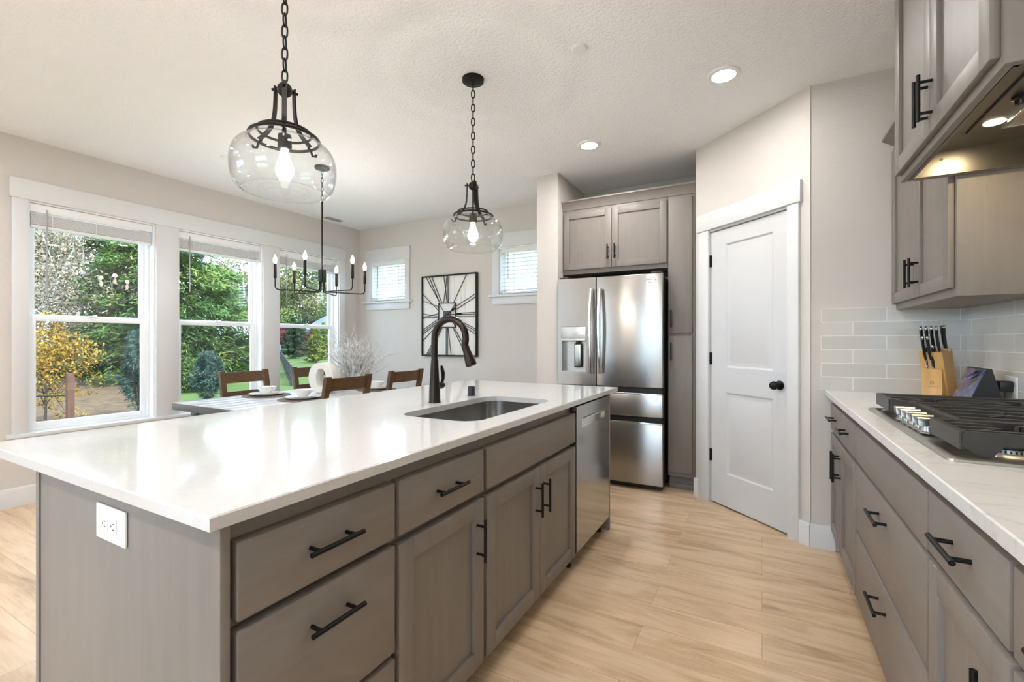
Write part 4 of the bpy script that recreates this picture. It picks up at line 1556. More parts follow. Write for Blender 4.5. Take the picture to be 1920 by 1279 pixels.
for k in range(6):
    a = math.radians(1 + 60 * k)
    ca, sa = math.cos(a), math.sin(a)

    def P(rad, z):
        return (CX + rad * ca, CYY + rad * sa, z)
    RR = 0.366
    b = MB()
    b.tube(fillet([P(0.021, HZ - 0.10), P(0.021, 1.652), P(RR, 1.652), P(RR, 1.76)], 0.035, 6), 0.0052, 8)
    arm = b.build('arm', m_iron, r)
    MB().lathe([(0.010, 0), (0.0125, 0.004), (0.0125, 0.118), (0.0105, 0.122)], P(RR, 1.745), 16).build('candle_sleeve', m_iron, arm)
    MB().lathe([(0.007, 0), (0.012, 0.012), (0.0165, 0.03), (0.013, 0.048), (0.005, 0.066), (0.001, 0.076)], P(RR, 1.866), 14).build('bulb', m_bulb, arm)
    d = bpy.data.lights.new('candle_light', 'POINT')
    d.energy = 2.2
    d.color = (1.0, 0.97, 0.93)
    d.shadow_soft_size = 0.02
    o = bpy.data.objects.new('candle_light', d)
    o.location = P(RR, 1.965)
    COL.objects.link(o)
# ------------------------------------------------------------------ dining table and chairs
TX0, TX1, TY0, TY1, TZ = -3.985, -3.040, 1.845, 3.95, 0.75
r = thing('dining_table', 'long dining table with grey-washed top and dark edge', 'table', ((TX0 + TX1) / 2, (TY0 + TY1) / 2, 0))
b = MB()
n = 7
for k in range(n):
    x0 = TX0 + (TX1 - TX0) * k / n
    x1 = TX0 + (TX1 - TX0) * (k + 1) / n
    b.box(x0 + 0.0008, x1 - 0.0008, TY0, TY1, TZ - 0.004, TZ, 0.001)
b.build('tabletop', m_tabletop, r)
MB().box(TX0, TX1, TY0, TY1, TZ - 0.055, TZ - 0.0042, 0.003).build('table_edge', m_tableedge, r)
b = MB()
b.box(TX0 + 0.09, TX1 - 0.09, TY0 + 0.10, TY0 + 0.13, TZ - 0.15, TZ - 0.055)
b.box(TX0 + 0.09, TX1 - 0.09, TY1 - 0.13, TY1 - 0.10, TZ - 0.15, TZ - 0.055)
b.box(TX0 + 0.09, TX0 + 0.12, TY0 + 0.13, TY1 - 0.13, TZ - 0.15, TZ - 0.055)
b.box(TX1 - 0.12, TX1 - 0.09, TY0 + 0.13, TY1 - 0.13, TZ - 0.15, TZ - 0.055)
b.build('apron', m_tableedge, r)
for x in (TX0 + 0.08, TX1 - 0.17):
    for y in (TY0 + 0.09, TY1 - 0.18):
        MB().box(x, x + 0.09, y, y + 0.09, 0, TZ - 0.056, 0.006).build('leg', m_tableedge, r)


def make_chair(label):
    """local: +y is the front, back plane near y = 0"""
    t = thing('dining_chair', label, 'chair', (0, 0, 0), group='wooden dining chairs')
    W = 0.225
    for s in (-1, 1):
        b = MB()
        rows = []
        for z, y, dx in ((0.0, 0.02, 0), (0.44, 0.045, 0), (0.62, 0.032, 0), (0.80, 0.008, 0), (0.955, -0.022, 0)):
            x0, x1 = s * W, s * (W - 0.044)
            rows.append([(x0, y, z), (x1, y, z), (x1, y + 0.034, z), (x0, y + 0.034, z)])
        b.grid(rows, close_v=True, cap=True)
        b.build('back_leg', m_chair, t, world=False)
        MB().box(min(s * W, s * (W - 0.042)), max(s * W, s * (W - 0.042)), 0.415, 0.457, 0, 0.440, 0.002).build('front_leg', m_chair, t, world=False)
    for z0, z1, yy in ((0.845, 0.943, -0.004), (0.720, 0.768, 0.014)):
        b = MB()
        rows = []
        m = 10
        for k in range(m + 1):
            x = -W + 0.042 + (2 * W - 0.084) * k / m
            u = (k / m - 0.5) * 2
            bow = -0.024 * (1 - u * u)
            lean = 0.018
            rows.append([(x, yy + bow, z1), (x, yy + bow + 0.020, z1), (x, yy + bow + 0.020 + lean * (z1 - z0) / 0.1, z0), (x, yy + bow + lean * (z1 - z0) / 0.1, z0)])
        b.grid(rows, close_v=True, cap=True)
        b.build('back_rail', m_chair, t, world=False)
    b = MB()
    b.box(-W + 0.004, W - 0.004, 0.075, 0.475, 0.440, 0.470, 0.008)
    b.build('seat', m_chair, t, world=False)
    b = MB()
    for s in (-1, 1):
        b.box(s * (W - 0.032) - 0.009, s * (W - 0.032) + 0.009, 0.08, 0.42, 0.375, 0.438)
        b.box(s * (W - 0.026) - 0.009, s * (W - 0.026) + 0.009, 0.06, 0.42, 0.16, 0.19)
    b.box(-W + 0.04, W - 0.04, 0.425, 0.445, 0.375, 0.438)
    b.box(-W + 0.04, W - 0.04, 0.245, 0.263, 0.165, 0.188)
    b.build('seat_frame', m_chair, t, world=False)
    return t


c0 = make_chair('dark wooden chair on the window side of the table at the near place setting')
c0.location = (-4.195, 2.535, 0)
c0.rotation_euler = (0, 0, -R90)
dup(c0, (-4.26, 3.300, 0), -R90, 'dark wooden chair on the window side of the table behind the ring ornament')
dup(c0, (-2.832, 2.535, 0), R90, 'dark wooden chair on the island side of the table in front of the branches')
dup(c0, (-2.925, 3.300, 0), R90, 'dark wooden chair on the island side of the table below the square clock')

# place settings
def setting(x, y, where):
    z = TZ
    b = MB().lathe([(0.001, 0.0), (0.186, 0.0), (0.190, 0.0035), (0.186, 0.007), (0.001, 0.007)], (x, y, z), 44)
    tag(b.build('placemat', m_mat), 'round brown woven placemat ' + where, 'placemat', 'woven placemats')
    b = MB().lathe([(0.001, 0.0), (0.085, 0.0), (0.090, 0.004), (0.136, 0.0155), (0.138, 0.018), (0.134, 0.0185), (0.092, 0.009), (0.001, 0.008)], (x, y, z + 0.0072), 44)
    tag(b.build('dinner_plate', m_ceramic), 'large white dinner plate ' + where, 'plate', 'white dinner plates')
    b = MB().lathe([(0.001, 0.0), (0.060, 0.0), (0.064, 0.004), (0.100, 0.0125), (0.102, 0.015), (0.098, 0.0155), (0.066, 0.009), (0.001, 0.008)], (x, y, z + 0.0157), 40)
    tag(b.build('salad_plate', m_ceramic), 'small white plate ' + where, 'plate', 'white salad plates')
    b = MB().lathe([(0.001, 0.0), (0.036, 0.0), (0.038, 0.004), (0.058, 0.022), (0.078, 0.052), (0.080, 0.055), (0.076, 0.055), (0.055, 0.026), (0.034, 0.009), (0.001, 0.008)], (x, y, z + 0.0241), 40)
    tag(b.build('bowl', m_ceramic), 'white bowl ' + where, 'bowl', 'white bowls')


setting(-3.765, 2.470, 'in front of the window-side chair nearest the viewer')
setting(-3.275, 2.460, 'in front of the ring ornament on the island side')
setting(-3.72, 3.200, 'by the window-side chair behind the ring ornament')
setting(-3.300, 3.290, 'between the branches and the chair below the clock')

# ring ornament
r_b = MB()
RC = Matrix.Translation((-3.525, 2.872, TZ)) @ Matrix.Rotation(math.radians(14), 4, 'Z')
rows = []
ow, oh, iw, ih, dep = 0.132, 0.138, 0.048, 0.082, 0.055
for k in range(56):
    a = 2 * PI * k / 56

    def se(w, h, e=0.88):
        return (w * math.copysign(abs(math.cos(a)) ** e, math.cos(a)), h * math.copysign(abs(math.sin(a)) ** e, math.sin(a)))
    o_, i_ = se(ow, oh), se(iw, ih)
    e = 0.006
    row = [(i_[0], -dep + e, i_[1]), (i_[0] * 1.08, -dep, i_[1] * 1.06), (o_[0] * 0.965, -dep, o_[1] * 0.965), (o_[0], -dep + e, o_[1]), (o_[0], dep - e, o_[1]), (o_[0] * 0.965, dep, o_[1] * 0.965), (i_[0] * 1.08, dep, i_[1] * 1.06), (i_[0], dep - e, i_[1])]
    rows.append([tuple(RC @ Vector((p[0], p[1], p[2] + oh))) for p in row])
r_b.grid(rows, close_u=True, close_v=True)
tag(r_b.build('ring_ornament', m_ring, angle=50), 'cream oval ring ornament standing on the dining table', 'ornament')

# vase of branches
VX, VY = -3.52, 3.22
b = MB().lathe([(0.001, 0.0), (0.045, 0.0), (0.060, 0.01), (0.072, 0.05), (0.066, 0.10), (0.048, 0.14), (0.046, 0.155), (0.042, 0.155), (0.044, 0.14), (0.060, 0.10), (0.066, 0.05), (0.055, 0.012), (0.001, 0.010)], (VX, VY, TZ), 32)
tag(b.build('vase', m_ceramic), 'white vase holding the pale branches on the dining table', 'vase')
rng = random.Random(5)
b = MB()


def twig(b, p, d, L, rad, depth):
    n = 6
    pts, rs = [p], [rad]
    q, dd = Vector(p), Vector(d).normalized()
    for i in range(n):
        dd = (dd + Vector((rng.gauss(0, .16), rng.gauss(0, .16), rng.gauss(0, .12)))).normalized()
        q = q + dd * (L / n)
        pts.append(tuple(q))
        rs.append(rad * (1 - 0.65 * (i + 1) / n))
        if depth > 0 and i >= 1 and rng.random() < 0.62:
            sd = (dd + Vector((rng.gauss(0, .75), rng.gauss(0, .75), rng.gauss(0.1, .5)))).normalized()
            twig(b, tuple(q), sd, L * rng.uniform(.22, .42), rs[-1] * 0.75, depth - 1)
    b.tube(pts, rs, 5)


for k in range(64):
    a = rng.uniform(0, 2 * PI)
    t = rng.random() ** 0.6 * 0.50
    if k % 8 == 0:
        t = rng.uniform(0.5, 0.66)
    if math.sin(a) < -0.2:
        t = min(t, 0.26)
    d = (math.sin(t) * math.cos(a), math.sin(t) * math.sin(a), math.cos(t))
    twig(b, (VX + 0.02 * math.cos(a), VY + 0.02 * math.sin(a), TZ + 0.02), d, rng.uniform(0.34, 0.50) if t < 0.5 else 0.52, 0.0092, 2 if k % 3 == 0 else 1)
tag(b.build('branches', m_twig), 'bundle of whitewashed bare branches in the vase', 'branches', kind='stuff')

# ------------------------------------------------------------------ square wall clock
KX0, KX1, KZ0, KZ1, KY = -3.728, -2.912, 1.040, 2.026, 4.52
r = thing('wall_clock', 'large whitewashed board clock with black metal frame', 'clock', ((KX0 + KX1) / 2, KY, KZ0))
b = MB()
for k in range(5):
    x0 = KX0 + 0.012 + (KX1 - KX0 - 0.024) * k / 5
    x1 = KX0 + 0.012 + (KX1 - KX0 - 0.024) * (k + 1) / 5
    b.box(x0 + 0.001, x1 - 0.001, KY - 0.024, KY - 0.002, KZ0 + 0.012, KZ1 - 0.012, 0.001)
b.build('face_board', m_clockboard, r)
b = MB()
ft = 0.017
b.box(KX0, KX0 + ft, KY - 0.042, KY - 0.001, KZ0, KZ1, 0.001)
b.box(KX1 - ft, KX1, KY - 0.042, KY - 0.001, KZ0, KZ1, 0.001)
b.box(KX0 + ft, KX1 - ft, KY - 0.042, KY - 0.001, KZ1 - ft, KZ1, 0.001)
b.box(KX0 + ft, KX1 - ft, KY - 0.042, KY - 0.001, KZ0, KZ0 + ft, 0.001)
b.build('frame', m_black, r)


def kp(x, y, off=0.034):
    s = (x - 85) / 735.0
    top = 132 - 54 * s
    bot = 1188 + 7 * s
    t = (y - top) / (bot - top)
    return (KX0 + (KX1 - KX0) * s, KY - off, KZ1 - (KZ1 - KZ0) * t)


NUM = [[(145, 140, 340, 488), (190, 138, 325, 460), (225, 135, 365, 485)], [(392, 122, 435, 484), (435, 118, 390, 484), (440, 116, 436, 484), (458, 115, 454, 484)], [(695, 95, 522, 478)],
       [(800, 365, 548, 530), (800, 405, 548, 575)], [(800, 607, 546, 622), (800, 632, 546, 640), (800, 662, 546, 664)], [(800, 830, 546, 680), (800, 858, 546, 700), (800, 895, 560, 735)],
       [(508, 806, 690, 1186), (525, 806, 735, 1186)], [(422, 806, 422, 1182), (440, 806, 440, 1182), (446, 806, 490, 1182)], [(345, 806, 150, 1178), (358, 806, 173, 1178), (370, 806, 195, 1178)],
       [(325, 690, 98, 845), (330, 712, 98, 875), (330, 732, 98, 905), (270, 812, 98, 990)], [(320, 625, 98, 678), (320, 662, 98, 628), (320, 676, 98, 682)], [(98, 365, 325, 592), (98, 455, 325, 535)]]
for grp in NUM:
    b = MB()
    for x0, y0, x1, y1 in grp:
        b.bar(kp(x0, y0), kp(x1, y1), 0.0062, 0.006, (0, -1, 0))
    b.build('numeral', m_black, r, smooth=False)
b = MB()
sq = [(322, 488), (548, 484), (548, 806), (322, 806)]
for i in range(4):
    b.bar(kp(*sq[i]), kp(*sq[(i + 1) % 4]), 0.010, 0.008, (0, -1, 0))
for (x0, y0), (x1, y1) in zip(sq, [(385, 590), (485, 590), (485, 690), (385, 690)]):
    b.bar(kp(x0, y0), kp(x1, y1), 0.0055, 0.006, (0, -1, 0))
b.build('inner_frame', m_black, r, smooth=False)
c = kp(435, 640)
MB().box(c[0] - 0.055, c[0] + 0.055, KY - 0.040, KY - 0.024, c[2] - 0.046, c[2] + 0.046, 0.002).build('center_plate', m_darkgrey, r)
b = MB()
b.bar(kp(425, 648, .043), kp(545, 550, .043), 0.010, 0.003, (0, -1, 0))
b.bar(kp(505, 585, .043), kp(540, 555, .043), 0.026, 0.003, (0, -1, 0))
b.bar(kp(425, 648, .043), kp(340, 700, .043), 0.008, 0.003, (0, -1, 0))
b.build('hand', m_black, r, smooth=False)
b = MB()
b.bar(kp(425, 642, .047), kp(640, 628, .047), 0.008, 0.003, (0, -1, 0))
b.bar(kp(560, 632, .047), kp(625, 628, .047), 0.022, 0.003, (0, -1, 0))
b.build('hand', m_black, r, smooth=False)

# ------------------------------------------------------------------ garden seen through the windows
GZ = -0.50
CF = Vector((-math.sin(math.radians(28.6)), math.cos(math.radians(28.6)), 0))
CR = Vector((math.cos(math.radians(28.6)), math.sin(math.radians(28.6)), 0))


def site(bearing_px, depth, z=GZ):
    """plan position at a bearing and a distance from the kitchen"""
    p = CF * depth + CR * ((bearing_px - 960) / 860.0 * depth)
    return (p.x, p.y, z)


def foliage_mat(name, stops, scale=0.6, rough=0.75):
    m = mat(name, stops[1][1], rough, spec=0.15)
    n, l, bb = nt(m)
    t1 = noise(m, (1, 1, 1), scale, 3, 0.6)
    t2 = noise(m, (1, 1, 1), scale * 14, 2, 0.6)
    ad = n.new('ShaderNodeMath')
    ad.operation = 'MULTIPLY_ADD'
    ad.inputs[1].default_value = 0.55
    l.new(t2.outputs[0], ad.inputs[0])
    mu = n.new('ShaderNodeMath')
    mu.operation = 'MULTIPLY'
    mu.inputs[1].default_value = 0.5
    l.new(t1.outputs[0], mu.inputs[0])
    l.new(mu.outputs[0], ad.inputs[2])
    setcol(m, ramp(m, ad.outputs[0], stops).outputs[0])
    return m


m_conifer = foliage_mat('conifer_needles', [(0.40, (0.016, 0.040, 0.014)), (0.50, (0.045, 0.090, 0.022)), (0.58, (0.095, 0.155, 0.036)), (0.66, (0.20, 0.21, 0.06))])
m_conifer_d = foliage_mat('dark_conifer_needles', [(0.40, (0.012, 0.034, 0.016)), (0.52, (0.026, 0.065, 0.026)), (0.64, (0.05, 0.10, 0.035))])
m_juniper = foliage_mat('juniper_needles', [(0.40, (0.022, 0.050, 0.040)), (0.52, (0.055, 0.105, 0.080)), (0.64, (0.12, 0.19, 0.14))], 1.5)
m_golden = foliage_mat('golden_conifer_needles', [(0.40, (0.05, 0.09, 0.012)), (0.50, (0.13, 0.18, 0.024)), (0.60, (0.24, 0.28, 0.04))], 0.9)
m_yellow = foliage_mat('yellow_leaves', [(0.40, (0.16, 0.085, 0.018)), (0.50, (0.30, 0.16, 0.026)), (0.58, (0.37, 0.24, 0.035)), (0.66, (0.26, 0.25, 0.05))], 1.3)
m_olive = foliage_mat('olive_leaves', [(0.40, (0.045, 0.070, 0.022)), (0.50, (0.10, 0.125, 0.04)), (0.60, (0.19, 0.17, 0.075)), (0.68, (0.24, 0.18, 0.09))], 0.35)
m_tan = foliage_mat('tan_leaves', [(0.40, (0.085, 0.07, 0.045)), (0.50, (0.16, 0.13, 0.085)), (0.60, (0.25, 0.19, 0.13)), (0.68, (0.16, 0.155, 0.06))], 0.5)
m_maroon = foliage_mat('maroon_leaves', [(0.42, (0.06, 0.016, 0.016)), (0.6, (0.13, 0.04, 0.035))], 1.0)
m_green = foliage_mat('green_leaves', [(0.40, (0.03, 0.06, 0.016)), (0.52, (0.07, 0.12, 0.03)), (0.64, (0.14, 0.19, 0.05))], 0.8)
m_bark = mat('bark', (0.075, 0.055, 0.042), 0.9)
vary(m_bark, (0.08, 0.06, 0.045), 0.4, (6, 6, 1), 3, 4)
m_palebark = mat('pale_bark', (0.36, 0.33, 0.28), 0.9)
m_post = mat('brown_post_wood', (0.12, 0.052, 0.033), 0.85)
vary(m_post, (0.12, 0.052, 0.033), 0.25, (8, 8, 1), 4, 4)
m_grass = mat('lawn_grass', (0.13, 0.20, 0.05), 0.9, spec=0.1)
_t1 = noise(m_grass, (1, 1, 1), 0.35, 5, 0.65)
setcol(m_grass, ramp(m_grass, _t1.outputs[0], [(0.35, (0.055, 0.088, 0.022)), (0.55, (0.088, 0.128, 0.036)), (0.72, (0.14, 0.15, 0.06))]).outputs[0])
m_litter = mat('leaf_litter', (0.2, 0.14, 0.09), 0.95, spec=0.1)
_t1 = noise(m_litter, (1, 1, 1), 5.0, 6, 0.75)
setcol(m_litter, ramp(m_litter, _t1.outputs[0], [(0.35, (0.05, 0.038, 0.024)), (0.46, (0.10, 0.068, 0.044)), (0.54, (0.16, 0.095, 0.055)), (0.60, (0.09, 0.09, 0.04)), (0.70, (0.24, 0.16, 0.095))]).outputs[0])
m_gravel = mat('gravel', (0.32, 0.29, 0.26), 0.95)
m_roof = mat('slate_roof', (0.07, 0.08, 0.10), 0.8)
m_siding = mat('white_siding', (0.62, 0.64, 0.66), 0.7)
m_siding_b = mat('grey_siding', (0.20, 0.22, 0.26), 0.7)
m_darkfence = mat('dark_fence', (0.022, 0.022, 0.022), 0.6)
m_brownfence = mat('brown_fence', (0.16, 0.085, 0.055), 0.85)


def cards(C, A, B):
    """one mesh of leaf quads: centres C, half axes A and B (n x 3)"""
    n = len(C)
    V = np.empty((n, 4, 3), dtype=np.float32)
    V[:, 0] = C - A - B * 0.6
    V[:, 1] = C + A * 0.2 - B
    V[:, 2] = C + A
    V[:, 3] = C + A * 0.2 + B
    me = bpy.data.meshes.new('leaves')
    me.vertices.add(n * 4)
    me.loops.add(n * 4)
    me.polygons.add(n)
    me.vertices.foreach_set('co', V.ravel())
    me.loops.foreach_set('vertex_index', np.arange(n * 4, dtype=np.int32))
    me.polygons.foreach_set('loop_start', np.arange(0, n * 4, 4, dtype=np.int32))
    me.update()
    return me


def rand_axes(R, n, la, lb, dirs=None, spread=0.5):
    if dirs is None:
        d = R.normal(size=(n, 3))
    else:
        d = dirs + R.normal(size=(n, 3)) * spread
    d /= np.linalg.norm(d, axis=1, keepdims=True) + 1e-9
    e = np.cross(d, R.normal(size=(n, 3)))
    e /= np.linalg.norm(e, axis=1, keepdims=True) + 1e-9
    s = R.uniform(0.6, 1.3, size=(n, 1))
    return d * la * s, e * lb * s


def conifer(name, label, cat, loc, H, RAD, nb, per, m, seed, size=(0.30, 0.085), low=0.04, droop=0.35, trunk=0.16, power=0.85, group=None):
    R = np.random.default_rng(seed)
    root = thing(name, label, cat, loc, group=group)
    Cs, Ds = [], []
    for k in range(nb):
        t = low + (1 - low) * (k + R.random()) / nb
        L = RAD * (1 - t) ** power * R.uniform(0.78, 1.12) + 0.08
        a = R.uniform(0, 2 * PI)
        s = np.sqrt(R.random(per)) * 0.93 + 0.07
        out = np.array([math.cos(a), math.sin(a)])
        P = np.zeros((per, 3))
        P[:, 0] = out[0] * L * s
        P[:, 1] = out[1] * L * s
        P[:, 2] = t * H - droop * L * (s ** 1.4) + 0.18 * droop * L * s ** 4
        w = (0.05 + 0.13 * s * (1.15 - s)) * L
        P += R.normal(size=(per, 3)) * np.stack([w, w, w * 0.45], 1)
        D = np.tile(np.array([out[0], out[1], -0.25]), (per, 1))
        Cs.append(P)
        Ds.append(D)
    C = np.concatenate(Cs)
    C[:, 2] = np.maximum(C[:, 2], 0.08)
    A, B = rand_axes(R, len(C), size[0], size[1], np.concatenate(Ds), 0.55)
    me = cards(C, A, B)
    link('foliage', me, m, root, world=False, smooth=False)
    b = MB()
    b.tube([(0, 0, -0.1), (0, 0, H * 0.5), (0, 0, H * 0.96)], [trunk, trunk * 0.6, 0.02], 8)
    for k in range(min(26, nb // 6)):
        t = low + 0.8 * k / 26
        a = k * 2.4
        L = RAD * (1 - t) ** power * 0.8
        b.tube([(0, 0, t * H), (math.cos(a) * L * .5, math.sin(a) * L * .5, t * H - droop * L * .38), (math.cos(a) * L, math.sin(a) * L, t * H - droop * L * 0.9)], [trunk * 0.25 * (1 - t) + .01, trunk * 0.16 * (1 - t) + .008, 0.006], 5)
    b.build('trunk', m_bark, root, world=False)
    return root


def broadleaf(name, label, cat, loc, H, RAD, n, m, seed, size=(0.22, 0.13), trunk=0.16, bark=None, crown_z=0.58, flat=1.0, blobs=26, limbs=9, group=None, shell=0.75):
    R = np.random.default_rng(seed)
    rr2 = random.Random(seed)
    root = thing(name, label, cat, loc, group=group)
    bl = []
    for k in range(blobs):
        d = R.normal(size=3)
        d /= np.linalg.norm(d)
        q = d * np.array([RAD, RAD, H * (1 - crown_z) * flat]) * R.uniform(0.25, 0.85)
        bl.append(q + np.array([0, 0, H * crown_z]))
    bl = np.array(bl)
    idx = R.integers(0, blobs, n)
    d = R.normal(size=(n, 3))
    d /= np.linalg.norm(d, axis=1, keepdims=True)
    C = bl[idx] + d * (RAD * 0.36) * (R.random((n, 1)) ** (1 / 3.0) * (1 - shell) + shell * R.uniform(0.8, 1.0, (n, 1)))
    C[:, 2] = np.maximum(C[:, 2], 0.05)
    A, B = rand_axes(R, n, size[0], size[1])
    link('foliage', cards(C, A, B), m, root, world=False, smooth=False)
    b = MB()
    b.tube([(0, 0, -0.1), (0.03 * H * rr2.uniform(-1, 1), 0, H * 0.3), (0, 0, H * 0.75)], [trunk, trunk * 0.75, trunk * 0.25], 8)
    for k in range(min(limbs, blobs)):
        e = bl[k]
        z0 = H * rr2.uniform(0.18, 0.5)
        b.tube([(0, 0, z0), tuple(0.5 * e + np.array([0, 0, z0 * 0.5 - 0.02 * H])), tuple(e)], [trunk * 0.45, trunk * 0.28, trunk * 0.08], 6)
    b.build('trunk', bark or m_bark, root, world=False)
    return root


def bare_tree(label, loc, H, seed, leaves, m, group):
    R = random.Random(seed)
    root = thing('sparse_tree', label, 'tree', loc, group=group)
    b = MB()
    tips = []

    def br(p, d, L, rad, depth):
        n = 4
        pts, rs = [p], [rad]
        q, dd = Vector(p), Vector(d).normalized()
        for i in range(n):
            dd = (dd + Vector((R.gauss(0, .14), R.gauss(0, .14), R.gauss(0.03, .10)))).normalized()
            q = q + dd * (L / n)
            pts.append(tuple(q))
            rs.append(rad * (1 - 0.6 * (i + 1) / n))
            if depth > 0:
                for _ in range(2 if R.random() < 0.65 else 1):
                    sd = (dd * 0.6 + Vector((R.gauss(0, .6), R.gauss(0, .6), R.gauss(0.15, .35)))).normalized()
                    br(tuple(q), sd, L * R.uniform(.40, .60), rs[-1] * 0.6, depth - 1)
            if depth <= 1:
                tips.append(tuple(q))
        b.tube(pts, rs, 5 if depth > 1 else 3)
    br((0, 0, -0.1), (0, 0, 1), H * 0.66, 0.085, 3)
    b.build('branches', m_palebark, root, world=False, smooth=False)
    Rn = np.random.default_rng(seed)
    T = np.array(tips)
    C = T[Rn.integers(0, len(T), leaves)] + Rn.normal(size=(leaves, 3)) * 0.28
    A, B = rand_axes(Rn, leaves, 0.062, 0.034)
    link('foliage', cards(C, A, B), m, root, world=False, smooth=False)
    return root


o = MB().box(-170, 60, -60, 170, GZ - 0.2, GZ).build('ground', m_grass, smooth=False)
tag(o, 'green lawn sloping away outside the windows', 'lawn', kind='structure')
o = MB().box(-9.5, 6, -18, -4.2, GZ, GZ + 0.03).build('bounce_slab', mat('bounce_concrete', (0.46, 0.47, 0.48), 0.9), smooth=False)  # unseen slab added to bounce neutral light onto the ceiling
tag(o, 'unseen pale slab behind the viewpoint added to bounce light', 'bounce_slab', kind='structure')
o = MB().box(-9.5, -5.1, -4.2, 0.9, GZ, GZ + 0.03).build('bounce_slab', MATS['bounce_concrete'], smooth=False)  # second unseen slab, also added as a light reflector
tag(o, 'unseen pale slab beside the house added to bounce light', 'bounce_slab', kind='structure')
b = MB()
pl = [site(-250, 6), site(262, 6.6), site(285, 12), site(300, 19), site(240, 40), site(-300, 60)]
vs_ = [b.bm.verts.new((p[0], p[1], GZ + 0.012)) for p in pl]
b.bm.faces.new(vs_)
tag(b.build('leaf_litter', m_litter, smooth=False), 'carpet of fallen brown leaves under the garden trees', 'fallen leaves', kind='stuff')
b = MB()
vs_ = [b.bm.verts.new((p[0], p[1], GZ + 0.012)) for p in (site(380, 46), site(480, 46), site(490, 58), site(370, 58))]
b.bm.faces.new(vs_)
tag(b.build('gravel_path', m_gravel, smooth=False), 'pale gravel strip crossing the far lawn', 'path', kind='structure')

conifer('conifer_tree', 'big green conifer filling the middle tall window', 'tree', site(322, 20), 14.5, 3.8, 300, 330, m_conifer, 3, (0.17, 0.026), 0.085, 0.42, 0.2, 0.8)
conifer('conifer_tree', 'dark conifer behind the big green conifer toward the yellow tree', 'tree', site(235, 26), 8.2, 4.2, 190, 260, m_conifer_d, 4, (0.20, 0.034), 0.10, 0.45, 0.2)
conifer('conifer_tree', 'tall dark conifer beyond the grey roof in the third tall window', 'tree', site(606, 88), 31, 4.6, 190, 90, m_conifer_d, 8, (0.55, 0.2), 0.05, 0.4, 0.3)
conifer('conifer_tree', 'far dark conifer beside the sky gap in the third tall window', 'tree', site(541, 98), 28, 4.5, 150, 80, m_conifer_d, 9, (0.55, 0.2), 0.05, 0.4, 0.3)
conifer('cypress_shrub', 'dark green egg-shaped evergreen standing on the far lawn', 'shrub', site(554, 45), 4.0, 1.15, 90, 120, m_conifer_d, 10, (0.16, 0.06), 0.03, -0.15, 0.06, 0.42)
conifer('golden_conifer', 'bright yellow-green young conifer on the far lawn', 'shrub', site(592, 36.5), 2.75, 0.80, 90, 110, m_golden, 11, (0.13, 0.045), 0.03, -0.25, 0.05, 0.8)
conifer('golden_conifer', 'smaller yellow-green conifer behind the bright young one', 'shrub', site(608, 43), 3.4, 0.75, 80, 90, m_golden, 12, (0.14, 0.05), 0.03, -0.25, 0.05, 0.8)
conifer('juniper_shrub', 'blue-green upright juniper at the edge of the tall window nearest the viewer', 'shrub', site(260, 10.4), 1.80, 0.27, 80, 80, m_juniper, 13, (0.080, 0.008), 0.0, -2.4, 0.03, 0.6)
conifer('juniper_shrub', 'blue-green upright juniper low in the middle tall window', 'shrub', site(390, 12.4), 1.28, 0.34, 80, 80, m_juniper, 14, (0.090, 0.009), 0.0, -1.8, 0.03, 0.6)
broadleaf('young_maple', 'young tree with yellow and orange autumn leaves beyond the nearest tall window', 'tree', site(84, 9.2), 2.35, 0.86, 5600, m_yellow, 15, (0.028, 0.017), 0.028, crown_z=0.47, flat=1.15, blobs=34, limbs=14, shell=0.55)
broadleaf('green_shrub', 'low green shrub on the lawn beneath the big green conifer', 'shrub', site(352, 15.5), 1.25, 0.75, 3400, m_green, 16, (0.055, 0.035), 0.03, crown_z=0.45, blobs=16, limbs=5)
broadleaf('maroon_shrub', 'maroon shrub between the egg-shaped evergreen and the golden conifer', 'shrub', site(576, 50), 3.6, 1.25, 1500, m_maroon, 17, (0.17, 0.1), 0.06, crown_z=0.55, blobs=14, limbs=4)
broadleaf('maroon_shrub', 'maroon shrub beyond the wire fence in the third tall window', 'shrub', site(528, 54), 3.8, 1.7, 1700, m_maroon, 18, (0.18, 0.1), 0.06, crown_z=0.6, blobs=14, limbs=4)
GB = 'trees beyond the lawn'
for k, (px_, dp, H, RD_, m, lab) in enumerate((
        (562, 62, 15.5, 4.2, m_olive, 'olive and tan leafy tree in the centre of the third tall window'),
        (522, 80, 11.5, 3.4, m_green, 'low green leafy tree beside the sky gap in the third tall window'),
        (632, 78, 13, 3.6, m_green, 'green leafy tree beyond the grey roof beside the window frame'),
        (468, 58, 13, 3.8, m_olive, 'olive leafy tree past the edge of the big conifer'),
        (430, 66, 15, 4.6, m_green, 'green leafy tree behind the big conifer'),
        (300, 48, 13, 5.0, m_olive, 'olive leafy tree behind the two conifers'),
        (110, 36, 13, 4.6, m_tan, 'broad tan-leaved tree behind the sparse trees'),
        (20, 44, 15, 4.8, m_olive, 'olive leafy tree behind the yellow young tree'))):
    broadleaf('leafy_tree', lab, 'tree', site(px_, dp), H, RD_, 9000, m, 30 + k, (0.17, 0.085), 0.2, blobs=26, limbs=8, group=GB, shell=0.6)
GS = 'sparse autumn trees'
bare_tree('sparse pale-branched tree rising over the yellow young tree', site(66, 17), 8.5, 50, 5500, m_tan, GS)
bare_tree('sparse pale-branched tree between the yellow tree and the dark conifer', site(140, 18), 8.5, 51, 5500, m_tan, GS)
bare_tree('sparse tree with tan leaves in front of the dark conifer', site(205, 22.5), 9.0, 52, 5500, m_tan, GS)
bare_tree('sparse tree at the frame side of the nearest tall window', site(20, 26), 11.0, 53, 8000, m_tan, GS)
